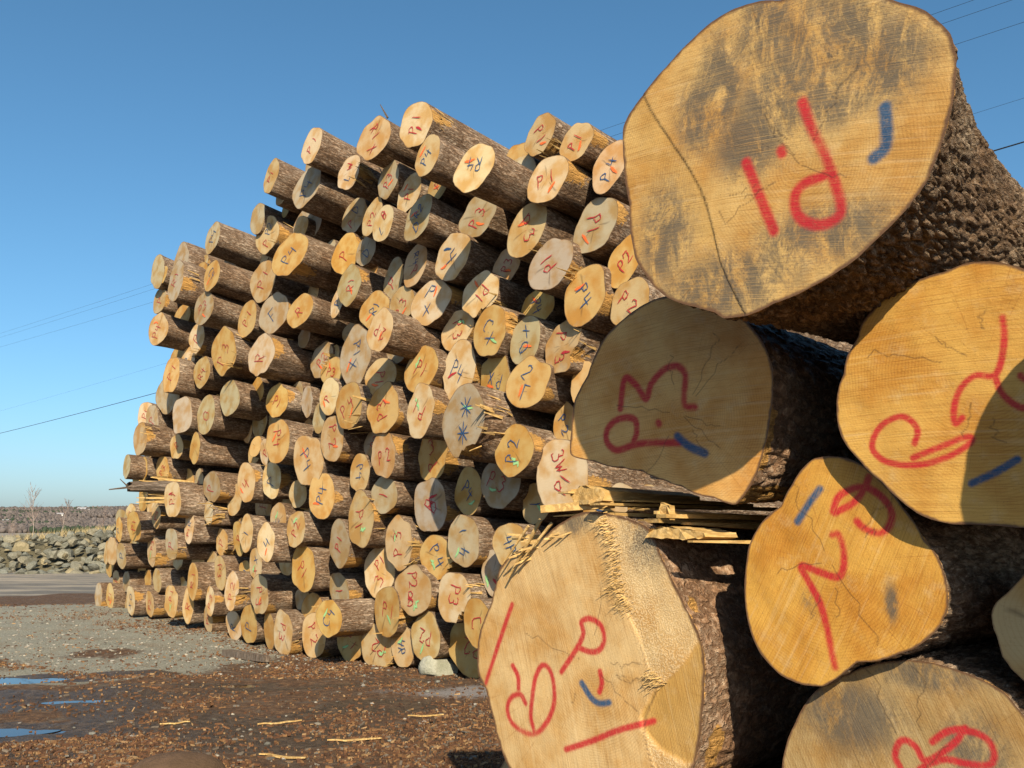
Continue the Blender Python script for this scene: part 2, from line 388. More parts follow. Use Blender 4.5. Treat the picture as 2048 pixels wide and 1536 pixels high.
ICO_V, ICO_F = None, None
def ico(sub):
    t = (1+5**.5)/2
    v = [(-1,t,0),(1,t,0),(-1,-t,0),(1,-t,0),(0,-1,t),(0,1,t),(0,-1,-t),(0,1,-t),(t,0,-1),(t,0,1),(-t,0,-1),(-t,0,1)]
    f = [(0,11,5),(0,5,1),(0,1,7),(0,7,10),(0,10,11),(1,5,9),(5,11,4),(11,10,2),(10,7,6),(7,1,8),(3,9,4),(3,4,2),(3,2,6),(3,6,8),(3,8,9),(4,9,5),(2,4,11),(6,2,10),(8,6,7),(9,8,1)]
    v = [np.array(q)/np.linalg.norm(q) for q in v]
    for _ in range(sub):
        mid = {}; nf = []
        def m(a, b):
            key = (min(a, b), max(a, b))
            if key not in mid:
                q = v[a]+v[b]; v.append(q/np.linalg.norm(q)); mid[key] = len(v)-1
            return mid[key]
        for a, b, c in f:
            ab, bc, ca = m(a, b), m(b, c), m(c, a); nf += [(a,ab,ca),(b,bc,ab),(c,ca,bc),(ab,bc,ca)]
        f = nf
    return np.array(v), f
I0, I0F = ico(0); I1, I1F = ico(1)
NW = 14000
wy = RNG.uniform(760, 2080, NW); wx = wy*RNG.uniform(-.66, -.34, NW)
keep = vnoise(v3(wx*.0045+40, wy*.011, 2.)) <= .70; wx, wy = wx[keep], wy[keep]; NW = len(wx)
con = (vnoise(v3(wx*.012, wy*.012, 9.)) > .70) | ((wy > 1930) & (vnoise(v3(wx*.01, wy*.002, 3.)) > .45)); wh = RNG.uniform(3.5, 7.5, NW); wr = wh*np.where(con, RNG.uniform(.26, .40, NW), RNG.uniform(.36, .6, NW)); wz = hill_z(wx, wy)
V = I0[None]*np.stack([wr, wr, wh*.55], -1)[:, None]*(1+.25*RNG.standard_normal((NW, 12, 1)))+np.stack([wx, wy, wz+wh*.42], -1)[:, None]
F = (np.array(I0F)[None]+12*np.arange(NW)[:, None, None]).reshape(-1, 3)
g = RNG.uniform(.75, 1.2, NW)[:, None]; tc = np.where(con[:, None], np.array([[.035, .05, .028]]), np.array([[.115, .096, .086]]))*g  # bare-tree brown, desaturated to stand in for distance haze
tc = np.repeat(np.concatenate([tc, np.ones((NW, 1))], 1), 12, 0)
o = mesh_obj('far_woods', V.reshape(-1, 3), F, M['tint'], colors={'tint': tc})
tag(o, 'purple-brown bare woods covering the hillside across the valley', 'woods', kind='stuff')
M['white_wall'] = plain('white_siding', (.78, .77, .72)); M['roof'] = plain('grey_roof', (.25, .25, .26))
def house(x, y, w, d, h, label, rz=.3):
    z = float(hill_z(np.array([x]), np.array([y]))[0])+1.5
    e = empty('far_house', Matrix.Translation((x, y, z)) @ Matrix.Rotation(rz, 4, 'Z'))
    a, b = w/2, d/2
    mesh_obj('wall', [(-a,-b,-3),(a,-b,-3),(a,b,-3),(-a,b,-3),(-a,-b,h),(a,-b,h),(a,b,h),(-a,b,h)], [(0,1,5,4),(1,2,6,5),(2,3,7,6),(3,0,4,7)], M['white_wall'], e)
    a += .5; b += .5; t = h+w*.28
    mesh_obj('roof', [(-a,-b,h),(a,-b,h),(a,b,h),(-a,b,h),(-a,0,t),(a,0,t)], [(0,1,5,4),(2,3,4,5),(0,4,3),(1,2,5),(3,2,1,0)], M['roof'], e)
    tag(e, label, 'house', 'white houses across the valley')
house(-700, 1560, 13, 8, 3.2, 'white house below the dark trees on the distant ridge', .05)
house(-678, 1530, 7, 5, 2.6, 'low white shed beside the ridge house across the valley', .1)
house(-622, 1320, 8, 5, 2.6, 'small white house halfway down the distant hillside')
house(-560, 1040, 7, 5, 3, 'white house low on the distant hill at left edge')
house(-575, 1090, 6, 4, 2.6, 'second pale house at the left edge above the rocks')

# ------------------------------------------------------------------ rock bank, saplings
def bank_z(x, y):
    t = sstep(28.6, 32.8, y); return -.1 + t*(1.45+.10*(x+13.5)+.25*(fbm(v3(x*.5, y*.5, 4.), 3, 31)-.5))
bx = np.linspace(-24, 14, 120); by = np.concatenate([np.linspace(28.2, 34, 24), np.linspace(36, 90, 14)])
BX, BY = np.meshgrid(bx, by); BZ = bank_z(BX, BY)-.25*sstep(34.5, 33, BY)+np.where(BY > 36, .0, 0)
k = NT('dry_bank'); co = k.coord(); k.base(k.ramp(k.noise(co, 2.5, 6, .7), [(.3, (.06, .055, .035)), (.55, (.12, .105, .065)), (.8, (.20, .17, .105))]), .95, .1); k.bump(k.noise(co, 14, 5, .7), .8, .08); M['bank'] = k.m
bank = mesh_obj('rock_bank', v3(BX, BY, BZ).reshape(-1, 3), grid_faces(len(by), len(bx)), M['bank'], smooth=True); tag(bank, kind='structure')
def make_rock():
    k = NT('bank_stone'); co = k.coord(); oi = k.n('ObjectInfo'); n = k.noise(co, 5, 6, .65)
    c = k.mix(k.rng(n, .3, .7), oi.outputs['Color'], k.mix(1.0, oi.outputs['Color'], (.62, .64, .58), 'MULTIPLY'))
    k.base(c, .9, .2); k.bump(k.noise(co, 22, 6, .7), .6, .03); return k.m
M['rock'] = make_rock()
rock_me = []
for i in range(9):
    v = I1.copy()*np.array([1.0, .8, .45])
    for c in range(9):
        nrm = RNG.standard_normal(3); nrm /= np.linalg.norm(nrm); d = random.uniform(.28, .55)
        dd = v@nrm-d; v = v-np.outer(np.maximum(dd, 0), nrm)
    o = mesh_obj('rock', v, I1F, M['rock'], bank); rock_me.append(o.data)
    if i: bpy.data.objects.remove(o)
    else: first_rock = o
cnt = 0
ROCKC = [(.19, .18, .14), (.21, .195, .15), (.165, .16, .13), (.23, .205, .15), (.20, .20, .17), (.28, .23, .14)]
for row in range(13):
    y = 28.6+row*.34
    for x in np.arange(-17.6-row*.12, -10.6-row*.12, .30):
        if cnt >= 298: break
        xx = x+random.uniform(-.2, .2); yj = y+random.uniform(-.2, .2)
        o = first_rock if cnt == 0 else first_rock.copy()
        if cnt: COL.objects.link(o); o.data = random.choice(rock_me); o.parent = bank
        s = random.choice([.13, .16, .19, .23, .30])*random.uniform(.85, 1.15)*(1.15 if row < 3 else 1)
        o.location = (xx, yj, float(bank_z(np.array([xx]), np.array([yj]))[0])+s*.18-.05)
        o.rotation_euler = (random.uniform(-.5, .5)+.35, random.uniform(-.5, .5), random.uniform(0, 6.28)); o.scale = (s, s, s)
        c = random.choice(ROCKC); g = random.uniform(.8, 1.2); o.color = (c[0]*g, c[1]*g, c[2]*g, 1); cnt += 1
# dry grass on the bank's crest
gpx = RNG.uniform(-20, -6, 2600); gpy = RNG.uniform(32.2, 36, 2600); GP = np.stack([gpx, gpy, bank_z(gpx, gpy)-.05], 1)
bag = Bag()
for i in range(2600):
    x, y, z = GP[i]
    h = random.uniform(.08, .28); lx, ly = random.gauss(0, .09), random.gauss(0, .09); w = .012
    g = random.uniform(.7, 1.2); bag.add([(x-w, y, z), (x+w, y, z), (x+lx, y+ly, z+h)], [(0, 1, 2)], (.30*g, .235*g, .12*g))
o = bag.build('dry_grass', M['tint']); tag(o, 'dry straw-coloured grass along the crest of the rock bank', 'grass', kind='stuff')

def tube_pts(bag, pts, rad, c, sides=5):
    pts = np.array(pts); n = len(pts); vs = []
    for i in range(n):
        d = pts[min(i+1, n-1)]-pts[max(i-1, 0)]; d = d/(np.linalg.norm(d)+1e-9)
        x = np.cross(d, (.3, .9, .1)); x /= np.linalg.norm(x)+1e-9; y = np.cross(d, x)
        for q in range(sides):
            a = 2*math.pi*q/sides; vs.append(pts[i]+rad[i]*(x*math.cos(a)+y*math.sin(a)))
    f = [(i*sides+q, i*sides+(q+1) % sides, (i+1)*sides+(q+1) % sides, (i+1)*sides+q) for i in range(n-1) for q in range(sides)]
    bag.add(vs, f, c)
def sapling(x, y, h, label, lean, seed):
    rnd = random.Random(seed); z = float(bank_z(np.array([x]), np.array([y]))[0])-.1
    e = empty('bare_sapling', Matrix.Translation((x, y, z))); tr = Bag(); br = Bag()
    N = 9; pts = [np.array([lean*h*(i/N)**1.3+.03*h*math.sin(i*1.7+seed)*.3, 0, h*i/N]) for i in range(N+1)]
    tube_pts(tr, pts, [.017*(1-i/N*.9)*h/3+.002 for i in range(N+1)], (.34, .29, .25), 6)
    for i in range(26):
        t = rnd.uniform(.22, .97); p = pts[int(t*N)]*(1-(t*N) % 1)+pts[min(N, int(t*N)+1)]*((t*N) % 1)
        a = rnd.uniform(0, 6.28); L = h*(.30*(1-t)+.10)*rnd.uniform(.6, 1.3)
        d = np.array([math.cos(a)*.55, math.sin(a)*.55, rnd.uniform(.7, 1.1)]); d /= np.linalg.norm(d)
        q = [p, p+d*L*.5, p+d*L+np.array([0, 0, .12*L])]
        tube_pts(br, q, [.010*h/3+.002, .007*h/3+.002, .003], (.24, .18, .15), 4)
        for j in range(4):
            s0 = q[0]+(q[2]-q[0])*rnd.uniform(.3, .95); a2 = rnd.uniform(0, 6.28)
            d2 = d+np.array([math.cos(a2), math.sin(a2), rnd.uniform(-.1, .6)])*.6; d2 /= np.linalg.norm(d2)
            tube_pts(br, [s0, s0+d2*L*rnd.uniform(.2, .45)], [.005, .002], (.22, .16, .14), 3)
    tr.build('trunk', M['tint'], e); br.build('crown', M['tint'], e); tag(e, label, 'tree', 'bare saplings behind the rock bank')
sapling(-17.9, 36.0, 2.05, 'tallest bare pale sapling behind the rock bank, at left', -.09, 3)
sapling(-16.9, 36.0, 1.5, 'bare forked sapling just right of the tallest one', .16, 8)
sapling(-16.3, 38.2, 1.15, 'small faint bare sapling nearest the log pile', .10, 5)
sapling(-20.3, 39, 1.1, 'low bare sapling at the far left above the rocks', .05, 9)

# ------------------------------------------------------------------ overhead cables
M['cable'] = plain('cable', (.02, .02, .022), .6)
def cable(q0, q1, r, label, sag=.15):
    n = 40; q0, q1 = np.array(q0, float), np.array(q1, float); bag = Bag()
    t = np.linspace(0, 1, n)[:, None]; pts = q0+(q1-q0)*t; pts[:, 2] -= 4*sag*(t*(1-t))[:, 0]
    tube_pts(bag, pts, [r]*n, (.02, .02, .022), 5); o = bag.build('overhead_cable', M['cable']); tag(o, label, 'cable', 'overhead cables behind the log pile')
def on_ray(x, y, dep):  # a point seen dep metres ahead of the camera's station, in photo proportions
    th = math.atan(287/1900); f = np.array([0, math.cos(th), math.sin(th)]); u = np.array([0, -math.sin(th), math.cos(th)])
    d = f*1900+np.array([1., 0, 0])*(x-1024)+u*(768-y); return np.array([0, 0, 1.35])+d*(dep/d[1])
def span(y0, y1, dep0, dep1, r, label, sag):
    a, b = on_ray(0, y0, dep0), on_ray(2048, y1, dep1); d = b-a
    cable(a-d*.35, b+d*.12, r, label, sag)
span(857, 270, 70, 19, .016, 'thick black cable crossing behind the pile, lowest at left', .5)
span(815, 186, 95, 26, .0045, 'faint thin wire just above the thick cable', .5)
span(685, 32, 72, 21, .005, 'lowest of the three thin wires at upper left', .5)
span(668, -18, 74, 21, .005, 'middle one of the three thin wires at upper left', .4)
span(660, -45, 74, 21, .005, 'topmost of the three thin wires at upper left', .4)

# ------------------------------------------------------------------ handwriting strokes
def arc(cx, cy, rx, ry, a0, a1, n=8):
    return [(cx+rx*math.cos(R(a0+(a1-a0)*i/n)), cy+ry*math.sin(R(a0+(a1-a0)*i/n))) for i in range(n+1)]
GL = {
 'P': [[(.05, -.05), (.08, .5), (.06, 1.0)], [(.0, .92)]+arc(.20, .76, .30, .25, 100, -110)],
 'R': [[(.05, 0), (.08, .5), (.06, 1.0)], [(.0, .92)]+arc(.20, .76, .28, .24, 100, -100)+[(.2, .5), (.5, .02)]],
 'D': [[(.05, 0), (.06, 1.0)], [(.05, 1)]+arc(.10, .5, .45, .5, 80, -80)+[(.05, 0)]],
 'B': [[(.05, 0), (.06, 1.0)], arc(.15, .75, .3, .25, 110, -90)+arc(.15, .27, .4, .27, 90, -110), [(.1, .2), (.5, .8)], [(.05, .7), (.5, .3)], [(0, .45), (.6, .5)]],
 'Q': [arc(.3, .5, .3, .48, 90, 450, 12), [(.35, .3), (.65, -.1)]],
 'O': [arc(.3, .5, .28, .46, 70, 440, 12)], 'C': [arc(.35, .5, .33, .48, 50, 310, 10)],
 'F': [[(.1, 0), (.08, 1)], [(.05, 1), (.55, .95)], [(.08, .55), (.45, .55)]],
 'L': [[(.05, 1), (.08, 0), (.5, .05)]], 'W': [[(0, .9), (.15, .05), (.3, .6), (.42, .05), (.6, .95)], [(.1, .5), (.6, .35)]],
 '1': [[(.2, 1.0), (.22, .5), (.2, 0)]],
 '2': [[(.02, .78)]+arc(.26, .76, .24, .22, 150, -30)+[(.35, .4), (.02, .03), (.3, .08), (.6, .0)]],
 '3': [arc(.22, .75, .26, .22, 140, -80)+arc(.22, .27, .30, .27, 80, -140)],
 '4': [[(.12, .95), (.04, .45), (.62, .5)], [(.46, .85), (.40, -.1)]],
 'x': [[(.02, .9), (.52, .08)], [(.55, .95), (.0, 0.0)]], '.': [[(.1, .36), (.14, .44)]],
 '*': [[(0, .2), (.9, .8)], [(.1, .9), (.7, .05)], [(.45, 1.0), (.4, 0)], [(0, .55), (.9, .45)]],
 '-': [[(0, .5), (.35, .52), (.7, .55)]], '~': [[(0, .5), (.2, .62), (.35, .45), (.6, .6), (.8, .5)]],
}
def text_strokes(txt, rnd):
    out = []; x = 0
    for ch in txt:
        w = .26 if ch in '.1' else .66
        for s in GL[ch]: out.append([(x+px+rnd.gauss(0, .04), py+rnd.gauss(0, .04)) for px, py in s])
        x += w+.06
    return out, x
def ribbon(strokes, width, zf):
    V = []; F = []; E = []; n = 0
    for si, s in enumerate(strokes):
        p = np.array(s, float)
        if len(p) < 2: continue
        q = [p[0]]
        for a, b in zip(p[:-1], p[1:]):
            m = max(1, int(np.linalg.norm(b-a)/.025))
            q += [a+(b-a)*(i+1)/m for i in range(m)]
        p = np.array(q); d = np.gradient(p, axis=0); d /= np.linalg.norm(d, axis=1)[:, None]+1e-9
        p[0] -= d[0]*width*.4; p[-1] += d[-1]*width*.4
        nr_ = np.stack([-d[:, 1], d[:, 0]], 1); k = len(p)
        w = width*.5*(1+.18*np.sin(np.arange(k)*1.3+si))
        for off, e in ((-1.35, 0), (0, 1), (1.35, 0)):
            xy = p+nr_*(w*off)[:, None]; z = zf(xy[:, 0], xy[:, 1])+.0035+.0004*si
            V.append(np.concatenate([xy, z[:, None]], 1)); E.append(np.full(k, float(e)))
        ee = E[-2]; ee[0] = .3; ee[-1] = .3
        for i in range(k-1):
            F += [(n+i, n+i+1, n+k+i+1, n+k+i), (n+k+i, n+k+i+1, n+2*k+i+1, n+2*k+i)]
        n += 3*k
    return np.concatenate(V), F, np.concatenate(E)

# ------------------------------------------------------------------ the far pile
ALPHA = R(48)
U0 = np.array([math.cos(ALPHA), -math.sin(ALPHA), 0]); N0 = np.array([-math.sin(ALPHA), -math.cos(ALPHA), 0])
def log_frame(P, alpha, droop, yaw=0.):
    a = alpha+yaw
    u = np.array([math.cos(a), -math.sin(a), 0]); n = np.array([-math.sin(a)*math.cos(droop), -math.cos(a)*math.cos(droop), math.sin(droop)]); v = np.cross(n, u)
    m = Matrix(((u[0], v[0], n[0], P[0]), (u[1], v[1], n[1], P[1]), (u[2], v[2], n[2], P[2]), (0, 0, 0, 1)))
    return m
TONES = dict(p=(.55, .43, .26), t=(.495, .36, .185), o=(.48, .32, .118), g=(.385, .32, .21))
NA = 56
TH = np.linspace(0, 2*math.pi, NA, endpoint=False)
ST = np.array([0, .02, .06, .12, .2, .3, .42, .56, .75, 1.0, 1.3, 1.7, 2.3, 3.2, 4.6])
def build_log(row, i, group):
    x, y, z, r1, r2, phi, tone, fl, marks, label = row
    ru = math.hypot(r1*math.cos(phi), r2*math.sin(phi)); rv = math.hypot(r1*math.sin(phi), r2*math.cos(phi))
    rnd = random.Random(i*7+3); g = np.random.default_rng(i+100)
    e = empty('log', log_frame((x, y, z), ALPHA, R(.5+1.5*max(z, 0)), R(rnd.gauss(0, .8))))
    tag(e, label, 'log', group)
    r0 = (ru+rv)/2
    R0 = 1/np.sqrt((np.cos(TH-phi)/r1)**2+(np.sin(TH-phi)/r2)**2)*(1+.03*np.cos(4*(TH-phi)))
    w = np.zeros(NA)
    for kf in range(2, 9): w += g.normal(0, .036/kf**.6)*np.cos(kf*TH+g.uniform(0, 6.28))
    flat = g.uniform(0, 6.28); w -= .06*np.clip(np.cos(TH-flat)-.6, 0, 1)*g.uniform(0, 2)
    edge = g.normal(0, .005, NA)
    notch = np.zeros(NA)
    if 'k' in fl:
        c0 = rnd.choice([-.9, -.5, .3, -1.3, -2.0]); dd = np.abs((TH-c0+math.pi) % (2*math.pi)-math.pi)
        notch = .26*sstep(.46, .18, dd)*(.7+.5*g.random(NA))
    Rf = R0*(1+w+edge-notch)
    kx, ky = rnd.gauss(0, .05), rnd.gauss(0, .05)
    hz = lambda X, Y: kx*X+ky*Y
    # bark: the body of the log
    lump = lambda t: 1+.035*(vnoise(v3(np.cos(TH)*2+i, np.sin(TH)*2, t*1.6+i*3.1), 4)-.5)
    taper = rnd.uniform(.80, .93)
    flare = rnd.choice([0, 0, .05, .10])
    rows = []; bare = []; bend = (rnd.gauss(0, .05), rnd.gauss(0, .03))
    pa = rnd.uniform(-1.2, .5); pw = rnd.uniform(.35, .75); pl = rnd.uniform(.12, .42)
    da = np.abs((TH-pa+math.pi) % (2*math.pi)-math.pi)
    for t in ST:
        f = (1-flare*(1-math.exp(-t/.25)))*(1-(1-taper)*t/4.6)
        blend = min(1, t/.5)
        Rt = (R0*(1+w*(1-.5*blend)+edge*(1-blend)-notch*max(0, 1-t/.18)))*f
        Rt = Rt*lump(t)/(1 if t > .05 else lump(t)) if t > .02 else Rt
        X, Y = Rt*np.cos(TH), Rt*np.sin(TH)
        rows.append(np.stack([X+bend[0]*(t/4.6)**2, Y+bend[1]*(t/4.6)**2, hz(X, Y)*(1-blend)-t], 1))
        b = np.zeros(NA)
        if 'b' in fl: b = np.clip(1.12-np.hypot(da/pw, t/pl)*.9, 0, .85)
        if 'k' in fl: b = np.maximum(b, notch*4*max(0, 1-t/.3))
        if t < .025: b = np.maximum(b, .34)
        bare.append(b)
    V = np.concatenate(rows); F = grid_faces(len(ST), NA, True)[:, ::-1]
    bk = mesh_obj('bark', V, F, M['bark'], e, smooth=True, attrs={'bare': np.concatenate(bare)})
    # cut end
    rho = np.array([0, .25, .5, .72, .88, .97, 1.0]); P = []; RA = []; RH = []; CR = []
    pith = np.array([rnd.gauss(0, .12*r0), rnd.gauss(0, .12*r0)])
    crk = [(rnd.uniform(0, 6.28), rnd.uniform(.3, .8)) for _ in range(rnd.choice([0, 1, 2, 3]))]
    for q in rho:
        X, Y = q*Rf*np.cos(TH), q*Rf*np.sin(TH)
        Z = hz(X, Y)+(.004*(vnoise(v3(X*14, Y*14, i*1.7), 6)-.5) if q < 1 else 0*X)
        P.append(np.stack([X, Y, Z], 1)); RA.append(np.hypot(X-pith[0], Y-pith[1])); RH.append(np.full(NA, q))
        c = np.zeros(NA)
        for a, ln in crk:
            if q <= ln and q > 0: c[int(a/6.2832*NA) % NA] = .7
        CR.append(c)
    FF = grid_faces(len(rho), NA, True)
    ce = mesh_obj('cut_end', np.concatenate(P), FF, M['end'], e, smooth=True, attrs={'rad': np.concatenate(RA), 'rho': np.concatenate(RH), 'crack': np.concatenate(CR)})
    T = TONES[tone]; s = rnd.gauss(1, .07); ce.color = (T[0]*s, T[1]*s*rnd.gauss(1, .02), T[2]*s*rnd.gauss(1, .06), 1)
    bk.color = (1, 1, 1, 1)
    # paint
    if marks != '-':
        ms = marks.split(','); nt = sum(1 for m in ms if m[1:].split('@')[0] not in '-~'); ti = 0; byc = {}
        for m in ms:
            c = m[0]; body, _, an = m[1:].partition('@'); an = float(an or 0)
            st, wd = text_strokes(body, rnd)
            small = body in '-~'
            H = r0*(.56 if nt < 2 else .45)*(1.25 if len(body) == 1 and not small else 1); sc = H
            if wd*sc > 1.05*r0: sc = 1.05*r0/wd
            if small: sc = r0*(.62 if body == '-' else .5); an = rnd.uniform(-70, 70) if an == 0 else an
            ox, oy = rnd.gauss(0, .06*r0), rnd.gauss(0, .06*r0)
            if nt > 1 and not small:
                oy += r0*(.34 if ti == 0 else -.36); ti += 1
            if small: ox += rnd.choice([-.28, .25])*r0; oy += rnd.choice([-.42, -.3, .3])*r0
            ca, sa = math.cos(R(an)), math.sin(R(an)); tr = []
            for s_ in st:
                tr.append([(ox+((px-wd/2)*ca-(py-.5)*sa)*sc*(ru/r0), oy+((px-wd/2)*sa+(py-.5)*ca)*sc*(rv/r0)) for px, py in s_])
            wdt = .0115 if not small else (.026 if body == '-' else .036)
            byc.setdefault((c, wdt), []).extend(tr)
        for (c, wdt), tr in byc.items():
            V, F, E = ribbon(tr, wdt, lambda X, Y: hz(X, Y)+.0015)
            mesh_obj('painted_mark', V, F, M[c], e, attrs={'edge': E})
    # torn splinters standing off the bark beside the bare patch
    if 'b' in fl and rnd.random() < .3 or 'k' in fl:
        bag = Bag()
        for _ in range(rnd.randint(4, 9)):
            a = pa+rnd.gauss(0, pw*.5); t0 = rnd.uniform(.05, pl); rr_ = r0*.96
            d = np.array([math.cos(a), math.sin(a)])
            A = np.array([d[0]*rr_, d[1]*rr_, -t0]); Bp = A+np.array([d[0]*rnd.uniform(.01, .05), d[1]*rnd.uniform(.01, .05), rnd.uniform(.08, .22)])
            v, f = sliver(A, Bp, rnd.uniform(.008, .025), rnd.uniform(.004, .010), tip=.2); bag.add(v, f)
        so = bag.build('splinters', M['splinter'], e); so['kind'] = 'stuff'
    if 's' in fl:
        bag = Bag()
        for _ in range(rnd.randint(5, 9)):
            a = rnd.gauss(-.35, .45); d = np.array([math.cos(a), math.sin(a)]); t0 = rnd.uniform(.02, .25)
            A = np.array([d[0]*r0*.97, d[1]*r0*.97, -t0]); Bp = A+np.array([d[0]*rnd.uniform(.0, .10), d[1]*rnd.uniform(-.02, .08), rnd.uniform(.10, .27)])
            v, f = sliver(A, Bp, rnd.uniform(.014, .040), rnd.uniform(.006, .014), tip=rnd.uniform(.15, .5)); bag.add(v, f)
        so = bag.build('splinters', M['splinter'], e); so['kind'] = 'stuff'
    return e

